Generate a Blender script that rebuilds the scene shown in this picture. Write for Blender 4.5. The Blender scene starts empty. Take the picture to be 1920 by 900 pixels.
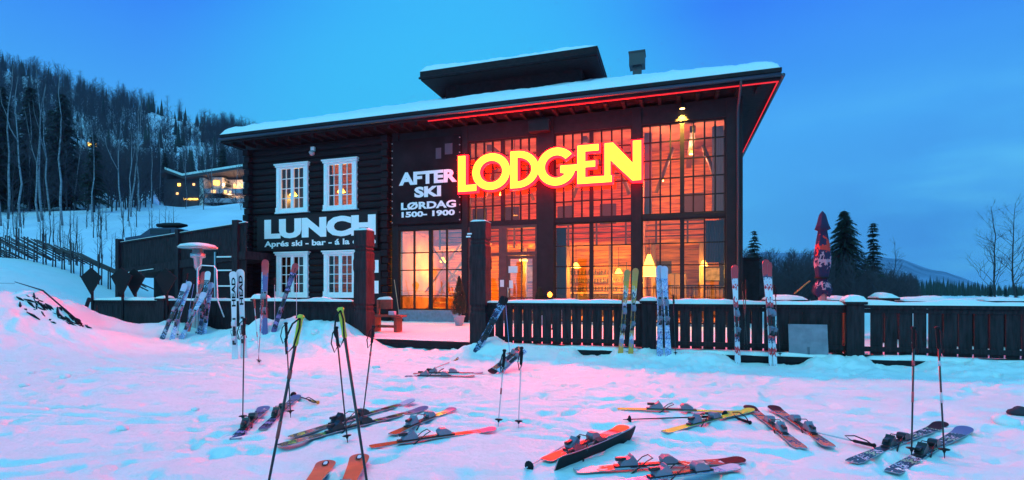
import bpy, math, random
import numpy as np
from mathutils import Matrix, Vector
R = math.radians
sc = bpy.context.scene
col = sc.collection
random.seed(7)
# ------------------------------------------------------------------ camera
F = 953.0; HY = 548.0; EYE = 1.5
cam = bpy.data.cameras.new('camera'); co = bpy.data.objects.new('camera', cam); col.objects.link(co)
co.location = (0, 0, EYE); co.rotation_euler = (R(90), 0, 0)
cam.sensor_width = 36; cam.lens = F/1920*36; cam.shift_y = (HY-450)/1920.0
cam.clip_start = .05; cam.clip_end = 6000
sc.camera = co
# ------------------------------------------------------------------ sky
w = bpy.data.worlds.new('World'); sc.world = w; w.use_nodes = True
nt = w.node_tree; nt.nodes.clear()
def N(t, **k):
    n = nt.nodes.new(t)
    for a, b in k.items(): setattr(n, a, b)
    return n
out = N('ShaderNodeOutputWorld'); bg = N('ShaderNodeBackground'); bg.inputs[1].default_value = 1.0
tc = N('ShaderNodeTexCoord'); sep = N('ShaderNodeSeparateXYZ')
nt.links.new(tc.outputs['Generated'], sep.inputs[0])
ramp = N('ShaderNodeValToRGB'); cr = ramp.color_ramp
def setramp(cr, stops):
    while len(cr.elements) > 1: cr.elements.remove(cr.elements[-1])
    cr.elements[0].position = stops[0][0]; cr.elements[0].color = (*stops[0][1], 1)
    for p, c in stops[1:]:
        e = cr.elements.new(p); e.color = (*c, 1)
setramp(cr, [(0, (.13, .62, 1.08)), (.14, (.11, .60, 1.08)), (.24, (.085, .50, 1.04)), (.34, (.06, .37, 1.0)), (.46, (.036, .23, 1.0)), (.7, (.045, .30, .96)), (1, (.07, .42, .92))])
nt.links.new(sep.outputs['Z'], ramp.inputs[0])
# cloud layer: stretched noise, bluer and darker to the right
mp = N('ShaderNodeMapping'); mp.inputs['Scale'].default_value = (1.5, 1.5, 6.5); mp.inputs['Location'].default_value = (3.1, .4, 1.3)
nt.links.new(tc.outputs['Generated'], mp.inputs[0])
noi = N('ShaderNodeTexNoise'); noi.inputs['Scale'].default_value = 1.5; noi.inputs['Detail'].default_value = 7; noi.inputs['Roughness'].default_value = .52
nt.links.new(mp.outputs[0], noi.inputs['Vector'])
cr2 = N('ShaderNodeValToRGB'); setramp(cr2.color_ramp, [(.0, (.8, .8, .8)), (1, (.8, .8, .8))])
nt.links.new(noi.outputs[0], cr2.inputs[0])
mxr = N('ShaderNodeMapRange'); mxr.inputs[1].default_value = .25; mxr.inputs[2].default_value = .72; mxr.inputs[4].default_value = 1
nt.links.new(sep.outputs['X'], mxr.inputs[0])
mlt = N('ShaderNodeMath', operation='MULTIPLY'); nt.links.new(cr2.outputs[0], mlt.inputs[0]); nt.links.new(mxr.outputs[0], mlt.inputs[1])
mix = N('ShaderNodeMixRGB'); crc = N('ShaderNodeValToRGB'); setramp(crc.color_ramp, [(.40, (.14, .64, 1.08)), (.52, (.08, .42, 1.0)), (.62, (.06, .28, .88))]); nt.links.new(noi.outputs[0], crc.inputs[0]); nt.links.new(crc.outputs[0], mix.inputs[2])
elv = N('ShaderNodeMapRange'); elv.inputs[1].default_value = .16; elv.inputs[2].default_value = .34; elv.inputs[3].default_value = 1; elv.inputs[4].default_value = .12; nt.links.new(sep.outputs['Z'], elv.inputs[0])
mlt2 = N('ShaderNodeMath', operation='MULTIPLY'); nt.links.new(mlt.outputs[0], mlt2.inputs[0]); nt.links.new(elv.outputs[0], mlt2.inputs[1]); nt.links.new(mlt2.outputs[0], mix.inputs[0])
# the clear cyan glow low over the hill on the left
dotn = N('ShaderNodeVectorMath', operation='DOT_PRODUCT'); dotn.inputs[1].default_value = Vector((-.10, 1, .25)).normalized()
nrm = N('ShaderNodeVectorMath', operation='NORMALIZE'); nt.links.new(tc.outputs['Generated'], nrm.inputs[0]); nt.links.new(nrm.outputs[0], dotn.inputs[0])
gl = N('ShaderNodeMapRange'); gl.interpolation_type = 'SMOOTHSTEP'; gl.inputs[1].default_value = .86; gl.inputs[2].default_value = .99; gl.inputs[4].default_value = .8
nt.links.new(dotn.outputs['Value'], gl.inputs[0])
mix2 = N('ShaderNodeMixRGB'); mix2.inputs[2].default_value = (.05, .63, 1.02, 1)
nt.links.new(gl.outputs[0], mix2.inputs[0]); nt.links.new(ramp.outputs[0], mix2.inputs[1]); nt.links.new(mix2.outputs[0], mix.inputs[1])
nt.links.new(mix.outputs[0], bg.inputs[0]); nt.links.new(bg.outputs[0], out.inputs[0])
# dusk light from the open sky behind the camera (very soft)
sl = bpy.data.lights.new('sun', 'SUN'); so = bpy.data.objects.new('sun', sl); col.objects.link(so)
sl.energy = 1.3; sl.angle = R(60); sl.color = (.28, 1, .84)
so.rotation_euler = (R(42), 0, R(-25))
sc.view_settings.view_transform = 'Standard'; sc.view_settings.look = 'None'; sc.view_settings.exposure = 0; sc.view_settings.gamma = 1
sc.cycles.use_denoising = True
sc.cycles.max_bounces = 6; sc.cycles.transparent_max_bounces = 12; sc.cycles.sample_clamp_indirect = 4
SIGN_RED = 228.0
# ------------------------------------------------------------------ frames
CT, ST = math.cos(R(17.62)), math.sin(R(17.62))
def L(s, n, z=0): return Vector((CT*s+ST*n, -ST*s+CT*n, z))      # lodge frame: s along the facade, n away from the camera
def toSN(x, y): return CT*x-ST*y, ST*x+CT*y
NF, NL = 12.03, 19.57                                            # fence line, facade
def dpt(px, n): u = (px-960)/F; return n/(ST*u+CT)
def S(px, n=NL): u = (px-960)/F; d = dpt(px, n); return CT*u*d-ST*d
def Z(px, py, n=NL): return EYE-(py-HY)/F*dpt(px, n)
def P(px, py, d): return Vector(((px-960)/F*d, d, EYE-(py-HY)/F*d))
rot_l = Matrix.Rotation(R(-17.62), 4, 'Z')
rng = np.random.RandomState(3); LAT = rng.rand(256, 256)
def vnoise(x, y, f=1.0, o=0):
    x = np.asarray(x, float)*f+o*17.3+400; y = np.asarray(y, float)*f+o*9.1+400
    xi = np.floor(x).astype(int); yi = np.floor(y).astype(int); fx = x-xi; fy = y-yi
    fx = fx*fx*(3-2*fx); fy = fy*fy*(3-2*fy)
    a = LAT[xi % 256, yi % 256]; b = LAT[(xi+1) % 256, yi % 256]; c = LAT[xi % 256, (yi+1) % 256]; d = LAT[(xi+1) % 256, (yi+1) % 256]
    return (a*(1-fx)+b*fx)*(1-fy)+(c*(1-fx)+d*fx)*fy
def sm(a, b, x): t = np.clip((np.asarray(x, float)-a)/(b-a), 0, 1); return t*t*(3-2*t)
def gh(x, y):
    """height of the snow ground"""
    x = np.asarray(x, float); y = np.asarray(y, float)
    s = CT*x-ST*y; n = ST*x+CT*y
    h = .05*(vnoise(x, y, .5)-.5)
    near = sm(70, 25, np.hypot(x, y))
    h = h+near*(.035*(vnoise(x, y, 1.2, 1)-.5)+.022*(vnoise(x+.6*y, y*2.4, 2.1, 2)-.5)+.012*(vnoise(x, y*1.6, 6.0, 3)-.5)+.007*(vnoise(x, y, 14.0, 13)-.5))
    # tracks and scuffs
    for k, (a0, b0, c0, sp) in enumerate([(.55, 1, -6.1, .16), (.35, 1, -7.6, .18), (-.12, 1, -6.6, .2), (.8, 1, -9.0, .17), (.22, 1, -5.3, .15), (-.5, 1, -6.4, .2), (.1, 1, -8.6, .2)]):
        dd = (a0*x+b0*y+c0+.5*(vnoise(x, y, .3, 4+k)-.5))/math.hypot(a0, b0)
        for q in (-sp, sp):
            h = h-.03*np.exp(-((dd-q)/.045)**2)*sm(.35, .6, vnoise(x, y, .4, 30+k))
    foot = vnoise(x, y, 3.4, 8); h = h-.035*near*sm(.74, .9, foot)
    # left fence snow bank
    e = sm(-16.4, -14.6, s)*sm(-6.9, -8.3, s); up = .36+.48*np.exp(-((s+9.9)/1.8)**2)
    lump = .62+.5*vnoise(x, y, 1.6, 5)+.34*vnoise(x, y, 4.5, 6)+.14*vnoise(x, y, 10, 60)
    h = h+e*up*lump*.8*np.where(n < 11.5, np.exp(-((n-11.5)/1.05)**2), 1)*sm(12.3, 11.9, n)
    # along the right fence
    e = sm(-5.3, -4.7, s); gap = 1-.95*sm(1.0, 1.35, s)*sm(2.75, 2.4, s)-.8*sm(-2.2, -2.0, s)*sm(-1.2, -1.4, s)-.6*sm(3.6, 3.8, s)*sm(4.7, 4.4, s)
    h = h+e*gap*.15*(.55+.6*vnoise(x, y, 2.2, 7)+.45*vnoise(x, y, 6, 61)+.2*vnoise(x, y, 12, 62))*np.where(n < 11.65, np.exp(-((n-11.65)/.5)**2), 1)*sm(12.3, 11.9, n)
    h = h+.22*np.exp(-((s+4.1)/.35)**2-((n-11.7)/.4)**2)
    # left mound and the bank below the pole fence
    h = h+1.50*np.exp(-((x+13.1)/2.7)**2-((y-12.6)/2.7)**2)*(.75+.3*vnoise(x, y, .9, 9)+.25*vnoise(x, y, 2.3, 63)+.1*vnoise(x, y, 6, 64))
    h = h+3.15*sm(14.5, 28, y)*sm(-13.0, -23.5, x+.35*(y-15))*(.97+.05*vnoise(x, y, .5, 10))
    h = h+.28*sm(13.5, 17, y)*sm(-11, -14, x)
    return h
def G(px, py, lift=0):
    """the point of the snow seen in that direction"""
    dx = (px-960)/F; dz = -(py-HY)/F
    lo = 2.0
    d = 2.0
    while d < 60:
        if EYE+dz*d < float(gh(dx*d, d)): break
        lo = d; d += .1
    hi = d
    for _ in range(12):
        m = (lo+hi)/2
        if EYE+dz*m < float(gh(dx*m, m)): hi = m
        else: lo = m
    return Vector((dx*hi, hi, float(gh(dx*hi, hi))+lift))
# ------------------------------------------------------------------ materials
MATS = {}
def mat(name, c, rough=.7, metal=0, emit=None, es=0, var=0, vs=6, bump=0, bs=20, spec=.5, stretch=None):
    if name in MATS: return MATS[name]
    m = bpy.data.materials.new(name); m.use_nodes = True; t = m.node_tree; b = t.nodes['Principled BSDF']
    b.inputs['Base Color'].default_value = (*c, 1); b.inputs['Roughness'].default_value = rough; b.inputs['Metallic'].default_value = metal
    b.inputs['Specular IOR Level'].default_value = spec
    if emit: b.inputs['Emission Color'].default_value = (*emit, 1); b.inputs['Emission Strength'].default_value = es
    if var or bump:
        tcn = t.nodes.new('ShaderNodeTexCoord'); mpn = t.nodes.new('ShaderNodeMapping')
        if stretch: mpn.inputs['Scale'].default_value = stretch
        t.links.new(tcn.outputs['Object'], mpn.inputs[0])
    if var:
        n = t.nodes.new('ShaderNodeTexNoise'); n.inputs['Scale'].default_value = vs; n.inputs['Detail'].default_value = 6
        t.links.new(mpn.outputs[0], n.inputs['Vector'])
        rp = t.nodes.new('ShaderNodeValToRGB'); setramp(rp.color_ramp, [(.3, tuple(x*(1-var) for x in c)), (.7, tuple(min(1, x*(1+var)) for x in c))])
        t.links.new(n.outputs[0], rp.inputs[0]); t.links.new(rp.outputs[0], b.inputs['Base Color'])
    if bump:
        n2 = t.nodes.new('ShaderNodeTexNoise'); n2.inputs['Scale'].default_value = bs; n2.inputs['Detail'].default_value = 8
        t.links.new(mpn.outputs[0], n2.inputs['Vector'])
        bp = t.nodes.new('ShaderNodeBump'); bp.inputs['Strength'].default_value = bump; bp.inputs['Distance'].default_value = .05
        t.links.new(n2.outputs[0], bp.inputs['Height']); t.links.new(bp.outputs[0], b.inputs['Normal'])
    MATS[name] = m; return m
def stripes(name, stops, scale=1.0, axis=0, noise=.25, rough=.25, ns=14):
    """ski topsheet: hard-edged bands along the ski, broken by noise"""
    m = bpy.data.materials.new(name); m.use_nodes = True; t = m.node_tree; b = t.nodes['Principled BSDF']; b.inputs['Roughness'].default_value = rough
    tcn = t.nodes.new('ShaderNodeTexCoord'); mp_ = t.nodes.new('ShaderNodeMapping'); mp_.inputs['Scale'].default_value = (1, 2.5, 1)
    t.links.new(tcn.outputs['Object'], mp_.inputs[0])
    sp = t.nodes.new('ShaderNodeSeparateXYZ'); t.links.new(tcn.outputs['Object'], sp.inputs[0])
    n = t.nodes.new('ShaderNodeTexNoise'); n.inputs['Scale'].default_value = ns; n.inputs['Detail'].default_value = 2; t.links.new(mp_.outputs[0], n.inputs['Vector'])
    a = t.nodes.new('ShaderNodeMath'); a.operation = 'MULTIPLY_ADD'; a.inputs[1].default_value = scale; t.links.new(sp.outputs[axis], a.inputs[0])
    k = t.nodes.new('ShaderNodeMath'); k.operation = 'MULTIPLY_ADD'; k.inputs[1].default_value = noise*2; k.inputs[2].default_value = -noise; t.links.new(n.outputs[0], k.inputs[0])
    t.links.new(k.outputs[0], a.inputs[2])
    fr = t.nodes.new('ShaderNodeMath'); fr.operation = 'FRACT'; t.links.new(a.outputs[0], fr.inputs[0])
    rp = t.nodes.new('ShaderNodeValToRGB'); rp.color_ramp.interpolation = 'CONSTANT'; setramp(rp.color_ramp, stops)
    t.links.new(fr.outputs[0], rp.inputs[0]); t.links.new(rp.outputs[0], b.inputs['Base Color'])
    MATS[name] = m; return m
M_SNOW = mat('snow', (.83, .86, .82), .75, bump=.4, bs=12, var=.03, vs=2, spec=.2)
M_RSNOW = mat('roof_snow', (.84, .86, .88), .8, bump=.3, bs=3, spec=.2)
M_WOOD = mat('black_wood', (.012, .009, .012), .75, var=.35, vs=5, bump=.5, bs=12, spec=.25)
M_LOG = mat('black_log', (.009, .008, .011), .75, var=.4, vs=4, bump=.5, bs=10, spec=.22, stretch=(.3, 1, 3))
M_FENCE = mat('fence_wood', (.022, .018, .022), .8, var=.5, vs=6, bump=.5, bs=18, spec=.25, stretch=(3, 1, .4))
M_FRAME = mat('frame_wood', (.013, .010, .013), .65, var=.25, vs=4, bump=.2, bs=12, spec=.25)
M_BLACK = mat('black_plastic', (.010, .010, .012), .6, spec=.2)
M_WHITE = mat('white_paint', (.90, .88, .88), .5, var=.04)
M_LETTER = mat('white_lettering', (.96, .93, .93), .6)
M_BANNER = mat('banner_cloth', (.008, .007, .010), .85, var=.3, vs=2, bump=.1, bs=3)
M_METAL = mat('metal', (.5, .5, .52), .3, .9)
M_CONC = mat('concrete', (.20, .22, .28), .85, var=.2, vs=8)
M_RWOOD = mat('red_brown_wood', (.16, .045, .03), .7, var=.3, vs=6, bump=.3)
M_PLATE = mat('grey_board', (.22, .22, .27), .6, var=.2, vs=5)
M_BARK = mat('dark_bark', (.04, .032, .034), .9, var=.3)
M_TWIG = mat('twig', (.06, .040, .048), .9)
M_NEEDLE = mat('needles', (.022, .04, .026), .9, var=.4, vs=2)
M_HEDGE = mat('hedge_needles', (.02, .035, .02), .9, var=.4, vs=4)
M_BIRCH = mat('birch_bark', (.28, .25, .26), .8, var=.5, vs=3, stretch=(1, 1, 4))
M_INT = mat('interior_wood', (.62, .215, .025), .6, var=.55, vs=2.2, stretch=(.5, 1, 5), bump=.3)
M_INT2 = mat('interior_plaster', (.55, .24, .15), .8, var=.45, vs=1.2)
M_INTD = mat('interior_dark', (.06, .03, .02), .6)
M_RED = mat('red_light', (.4, .01, .01), .5, emit=(1, .012, .02), es=.9)
M_LAMP = mat('lamp_glow', (.9, .6, .2), .5, emit=(1, .52, .06), es=4.5)
M_BULB = mat('bulb_glow', (.9, .7, .3), .5, emit=(1, .62, .16), es=14)
M_FACE = mat('sign_face', (.8, .7, .05), .5, emit=(1, 1.9/SIGN_RED, .02/SIGN_RED), es=SIGN_RED)
M_EDGE = mat('sign_edge_halo', (.5, .02, .02), .5, emit=(1, .0015, .004), es=24)  # strong red glow on letter sides and contour, imitating the sign's halo
def glassmat(name, base=.10, tint=(.95, .93, .9)):
    m = bpy.data.materials.new(name); m.use_nodes = True; t = m.node_tree; t.nodes.clear()
    o = t.nodes.new('ShaderNodeOutputMaterial'); mx = t.nodes.new('ShaderNodeMixShader'); tr = t.nodes.new('ShaderNodeBsdfTransparent'); gs = t.nodes.new('ShaderNodeBsdfGlossy')
    tr.inputs[0].default_value = (*tint, 1); gs.inputs['Roughness'].default_value = .015
    lw = t.nodes.new('ShaderNodeFresnel'); lw.inputs[0].default_value = 1.5
    ad = t.nodes.new('ShaderNodeMath'); ad.operation = 'ADD'; ad.inputs[1].default_value = base; t.links.new(lw.outputs[0], ad.inputs[0])
    nn = t.nodes.new('ShaderNodeTexNoise'); nn.inputs['Scale'].default_value = 1.2; tcn = t.nodes.new('ShaderNodeTexCoord'); t.links.new(tcn.outputs['Object'], nn.inputs['Vector'])
    bp = t.nodes.new('ShaderNodeBump'); bp.inputs['Strength'].default_value = .08; bp.inputs['Distance'].default_value = .05
    t.links.new(nn.outputs[0], bp.inputs['Height']); t.links.new(bp.outputs[0], gs.inputs['Normal'])
    t.links.new(ad.outputs[0], mx.inputs[0]); t.links.new(tr.outputs[0], mx.inputs[1]); t.links.new(gs.outputs[0], mx.inputs[2]); t.links.new(mx.outputs[0], o.inputs[0])
    MATS[name] = m; return m
M_GLASS = glassmat('window_glass', .03)
M_GLASS2 = glassmat('low_window_glass', .26)
# ------------------------------------------------------------------ mesh helpers
class MB:
    def __init__(s): s.v = []; s.f = []; s.m = []; s.sm = []
    def add(s, vs, fs, mi=0, smooth=False, M=None):
        o = len(s.v)
        s.v += [tuple(M @ Vector(v)) if M is not None else tuple(v) for v in vs]
        for f in fs: s.f.append(tuple(i+o for i in f)); s.m.append(mi); s.sm.append(smooth)
        return s
    def box(s, x0, x1, y0, y1, z0, z1, mi=0, M=None):
        vs = [(x, y, z) for z in (z0, z1) for y in (y0, y1) for x in (x0, x1)]
        return s.add(vs, [(0, 2, 3, 1), (4, 5, 7, 6), (0, 1, 5, 4), (2, 6, 7, 3), (0, 4, 6, 2), (1, 3, 7, 5)], mi, False, M)
    def tube(s, pts, rad, n=8, mi=0, smooth=True, cap=True):
        pts = [Vector(p) for p in pts]
        if not hasattr(rad, '__len__'): rad = [rad]*len(pts)
        vs = []; fs = []; a = None
        for i, p in enumerate(pts):
            t = (pts[min(i+1, len(pts)-1)]-pts[max(i-1, 0)]).normalized()
            if a is None: a = t.orthogonal().normalized()
            else:
                a = a-t*a.dot(t)
                a = a.normalized() if a.length > 1e-6 else t.orthogonal().normalized()
            b = t.cross(a)
            for k in range(n):
                an = 2*math.pi*k/n; vs.append(p+(a*math.cos(an)+b*math.sin(an))*rad[i])
        for i in range(len(pts)-1):
            for k in range(n): fs.append((i*n+k, i*n+(k+1) % n, (i+1)*n+(k+1) % n, (i+1)*n+k))
        if cap: fs.append(tuple(range(n))[::-1]); fs.append(tuple((len(pts)-1)*n+k for k in range(n)))
        return s.add(vs, fs, mi, smooth)
    def lathe(s, prof, n=20, mi=0, M=None, smooth=True):
        vs = []; fs = []
        for r, z in prof:
            for k in range(n): a = 2*math.pi*k/n; vs.append((r*math.cos(a), r*math.sin(a), z))
        for i in range(len(prof)-1):
            for k in range(n): fs.append((i*n+k, i*n+(k+1) % n, (i+1)*n+(k+1) % n, (i+1)*n+k))
        fs.append(tuple(range(n))[::-1]); fs.append(tuple((len(prof)-1)*n+k for k in range(n)))
        return s.add(vs, fs, mi, smooth, M)
    def prism(s, poly, y0, y1, mi=0, side=None, M=None):
        """poly in x,z; extruded along y (y0 = the front)"""
        n = len(poly); vs = [(x, y0, z) for x, z in poly]+[(x, y1, z) for x, z in poly]
        s.add(vs, [tuple(range(n))], mi, False, M); s.add(vs, [tuple(range(n, 2*n))[::-1]], mi if side is None else side, False, M)
        s.add(vs, [(i, n+i, n+(i+1) % n, (i+1) % n) for i in range(n)], mi if side is None else side, False, M); return s
    def ring(s, o, i, y0, y1, mi=0, side=None):
        n = len(o); vs = [(x, y0, z) for x, z in o]+[(x, y0, z) for x, z in i]+[(x, y1, z) for x, z in o]+[(x, y1, z) for x, z in i]
        sd = mi if side is None else side
        for k in range(n):
            j = (k+1) % n
            s.add([vs[k], vs[j], vs[n+j], vs[n+k]], [(0, 1, 2, 3)], mi)
            s.add([vs[2*n+k], vs[2*n+j], vs[3*n+j], vs[3*n+k]], [(3, 2, 1, 0)], sd)
            s.add([vs[k], vs[j], vs[2*n+j], vs[2*n+k]], [(3, 2, 1, 0)], sd)
            s.add([vs[n+k], vs[n+j], vs[3*n+j], vs[3*n+k]], [(0, 1, 2, 3)], sd)
        return s
    def build(s, name, mats, parent=None, bevel=0):
        me = bpy.data.meshes.new(name); me.from_pydata(s.v, [], s.f)
        if not isinstance(mats, (list, tuple)): mats = [mats]
        for m in mats: me.materials.append(m)
        me.polygons.foreach_set('material_index', s.m); me.polygons.foreach_set('use_smooth', s.sm); me.update()
        o = bpy.data.objects.new(name, me); col.objects.link(o)
        if parent: o.parent = parent
        if bevel:
            b = o.modifiers.new('b', 'BEVEL'); b.width = bevel; b.segments = 2; b.limit_method = 'ANGLE'
        return o
def npmesh(name, V, Fq, m, smooth=True):
    me = bpy.data.meshes.new(name); k = Fq.shape[1]
    me.vertices.add(len(V)); me.vertices.foreach_set('co', V.astype(np.float32).ravel())
    me.loops.add(Fq.size); me.loops.foreach_set('vertex_index', Fq.ravel().astype(np.int32))
    me.polygons.add(len(Fq)); me.polygons.foreach_set('loop_start', np.arange(len(Fq), dtype=np.int32)*k)
    me.polygons.foreach_set('use_smooth', np.full(len(Fq), smooth)); me.materials.append(m); me.update(calc_edges=True); me.validate()
    o = bpy.data.objects.new(name, me); col.objects.link(o); return o
def gridmesh(name, X, Y, Zz, m):
    ny, nx = X.shape; V = np.stack([X, Y, Zz], -1).reshape(-1, 3); i = np.arange(ny*nx).reshape(ny, nx)
    return npmesh(name, V, np.stack([i[:-1, :-1], i[:-1, 1:], i[1:, 1:], i[1:, :-1]], -1).reshape(-1, 4), m)
def tag(o, label, cat, group=None):
    o['label'] = label; o['category'] = cat
    if group: o['group'] = group
    return o
def kind(o, k): o['kind'] = k; return o
def thing(name, label, cat, loc=(0, 0, 0), M=None, group=None):
    o = bpy.data.objects.new(name, None); col.objects.link(o); o.empty_display_size = .1
    if M is not None: o.matrix_world = M
    else: o.location = loc
    return tag(o, label, cat, group)
def lthing(name, label, cat, s=0, n=0, z=0, group=None):
    return thing(name, label, cat, M=Matrix.Translation(L(s, n, z)) @ rot_l, group=group)
def textmesh(txt, x0, x1, z0, z1, bold=.02, sp=1.0):
    """text fitted into the rectangle, facing -y; returns an MB in x,z"""
    c = bpy.data.curves.new('t', 'FONT'); c.body = txt; c.offset = bold; c.space_character = sp; c.extrude = .012; c.resolution_u = 3
    ob = bpy.data.objects.new('t', c); col.objects.link(ob)
    me = bpy.data.meshes.new_from_object(ob.evaluated_get(bpy.context.evaluated_depsgraph_get()))
    vs = [v.co.copy() for v in me.vertices]; fs = [tuple(p.vertices) for p in me.polygons]
    bpy.data.objects.remove(ob); bpy.data.curves.remove(c); bpy.data.meshes.remove(me)
    ax, bx = min(v.x for v in vs), max(v.x for v in vs); ay, by = min(v.y for v in vs), max(v.y for v in vs)
    return MB().add([(x0+(v.x-ax)/(bx-ax)*(x1-x0), -v.z, z0+(v.y-ay)/(by-ay)*(z1-z0)) for v in vs], fs)
def snowstrip(s0, s1, n0, n1, z, h, seed=0, step=.12, m=None, name='snow_cap', parent=None, rag=.04):
    """a lumpy ridge of snow lying on a rail, in the parent's x,y"""
    k = max(2, int((s1-s0)/step)); rows = 7; vs = []; fs = []
    for i in range(k+1):
        s = s0+(s1-s0)*i/k; hh = h*(.55+.9*float(vnoise(s, seed, 1.3, 11)))*(.8+.4*float(vnoise(s, seed, 5, 12)))
        endt = min(1, min(i, k-i)/1.5+.25)
        for j in range(rows):
            a = math.pi*j/(rows-1); c = (n0+n1)/2; wv = (n1-n0)/2*(1+rag*4*(float(vnoise(s*3, seed+j, 1, 12))-.5))
            vs.append((s, c-wv*math.cos(a), z+hh*endt*(math.sin(a)**.6 if 0 < j < rows-1 else 0)-.002))
    for i in range(k):
        for j in range(rows-1): fs.append((i*rows+j, i*rows+j+1, (i+1)*rows+j+1, (i+1)*rows+j))
    fs.append(tuple(range(rows))); fs.append(tuple(k*rows+j for j in range(rows))[::-1])
    mb = MB().add([tuple(v) for v in vs], [f[::-1] for f in fs], 0, True)
    return mb.build(name, m or M_SNOW, parent)
# ------------------------------------------------------------------ ground
def graded(lo, hi, step, far_lo, far_hi, g=1.16):
    c = list(np.arange(lo, hi+1e-6, step)); st = step; a = hi
    while a < far_hi: st *= g; a += st; c.append(a)
    st = step; a = lo; pre = []
    while a > far_lo: st *= g; a -= st; pre.append(a)
    return np.array(pre[::-1]+c)
gx = graded(-13, 11, .05, -5000, 5000); gy = graded(2.4, 13.2, .04, -300, 5500)
GX, GY = np.meshgrid(gx, gy); GZ = gh(GX, GY)
GZ = GZ-.05*sm(60, 200, np.hypot(GX, GY))
r0 = np.random.RandomState(12)
xs_ = r0.uniform(-9, 9, 90); ys_ = r0.uniform(3, 11, 90); an_ = r0.uniform(0, 6.28, 90)
for a_, b_, t_ in zip(xs_, ys_, an_):                 # lines of boot prints
    for j in range(r0.randint(4, 13)):
        px_, py_ = a_+math.cos(t_)*.62*j+(.12 if j % 2 else -.12)*math.sin(t_), b_+math.sin(t_)*.62*j-(.12 if j % 2 else -.12)*math.cos(t_)
        if not (-12 < px_ < 10.5 and 2.6 < py_ < 10.6): continue
        i0, i1 = np.searchsorted(gx, [px_-.25, px_+.25]); j0, j1 = np.searchsorted(gy, [py_-.25, py_+.25])
        X_, Y_ = GX[j0:j1, i0:i1]-px_, GY[j0:j1, i0:i1]-py_; U_ = X_*math.cos(t_)+Y_*math.sin(t_); V_ = -X_*math.sin(t_)+Y_*math.cos(t_)
        q_ = np.sqrt((U_/.155)**2+(V_/.065)**2); dp_ = r0.uniform(.012, .038)
        GZ[j0:j1, i0:i1] += -dp_*sm(1.15, .8, q_)+dp_*.5*np.exp(-((q_-1.35)/.25)**2)
nearm = sm(14, 11, np.hypot(GX, GY))
GZ = GZ+nearm*.02*sm(.78, .92, vnoise(GX, GY, 5.5, 70))*vnoise(GX, GY, 13, 71)+nearm*.012*sm(.6, .8, vnoise(GX, GY, .7, 72))*(vnoise(GX, GY, 9, 73)-.4)
sb_ = CT*GX-ST*GY; nb_ = ST*GX+CT*GY; bank = sm(9.3, 10.2, nb_)*sm(12.1, 11.9, nb_)*(1-.95*sm(1.0, 1.35, sb_)*sm(2.75, 2.4, sb_))*(1-.8*sm(3.6, 3.8, sb_)*sm(4.7, 4.4, sb_))
GZ = GZ+bank*(.045*sm(.62, .8, vnoise(GX, GY, 4.2, 74))+.025*sm(.6, .85, vnoise(GX, GY, 9, 75)))
kind(gridmesh('ground', GX, GY, GZ, M_SNOW), 'structure')
# the snow-covered terrace in front of the lodge
ss = np.linspace(-18.8, 14, 330); nn = np.concatenate([[12.06], np.linspace(12.1, 34, 220)])
SS, NN = np.meshgrid(ss, nn); TX = CT*SS+ST*NN; TY = -ST*SS+CT*NN
TZ = .25+.02*(vnoise(TX, TY, 2.3, 20)-.5)+.02*(vnoise(TX, TY, 6, 21)-.5)
tz0 = TZ.copy(); tz0[0, :] -= .02
kind(gridmesh('terrace', TX, TY, tz0, M_SNOW), 'structure')
e = lthing('step_edge', 'dark timber edge of the snowy doorstep between the two carved posts', 'step', S(790, NF), 12.03, 0)
MB().box(S(697, NF)-S(790, NF), S(880, NF)-S(790, NF), 0, .05, .02, .215).build('edge_board', M_WOOD, e)
# ------------------------------------------------------------------ hill on the left
def hill_y(px):      # image height of the crest in a bearing
    return np.interp(px, [-400, -100, 0, 60, 150, 250, 330, 420, 520, 800, 1150, 1400], [60, 110, 130, 142, 172, 200, 222, 246, 280, 400, 530, 556])
def hillz(px, Y):
    k = np.interp(px, [-400, 470, 900, 1250], [1, 1, .5, 0])
    z35 = 1.6; z70 = 1.5+(HY-392)/F*70*k; z130 = 1.5+(HY-358)/F*130*k; z300 = 1.5+(HY-hill_y(px))/F*300
    z = np.where(Y < 35, z35-(35-Y)*.3, np.where(Y < 70, z35+(z70-z35)*(Y-35)/35, np.where(Y < 130, z70+(z130-z70)*(Y-70)/60, np.where(Y < 300, z130+(z300-z130)*(Y-130)/170, z300-(Y-300)*.5))))
    X = (px-960)/F*Y
    z = z-3.6*sm(285, 310, px)*sm(80, 98, Y)*sm(128, 112, Y)
    return z+np.clip((Y-40)/60, 0, 1)*(3.0*(vnoise(X, Y, .06, 14)-.5)+1.2*(vnoise(X, Y, .25, 15)-.5))*np.clip((310-Y)/60, .25, 1)
pxs = np.linspace(-500, 1400, 220); ys = np.concatenate([np.linspace(28, 130, 110), np.linspace(132, 420, 110)])
PX, HYY = np.meshgrid(pxs, ys)
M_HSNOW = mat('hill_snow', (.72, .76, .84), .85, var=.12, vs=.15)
kind(gridmesh('hill', (PX-960)/F*HYY, HYY, hillz(PX, HYY), M_HSNOW), 'structure')
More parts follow.
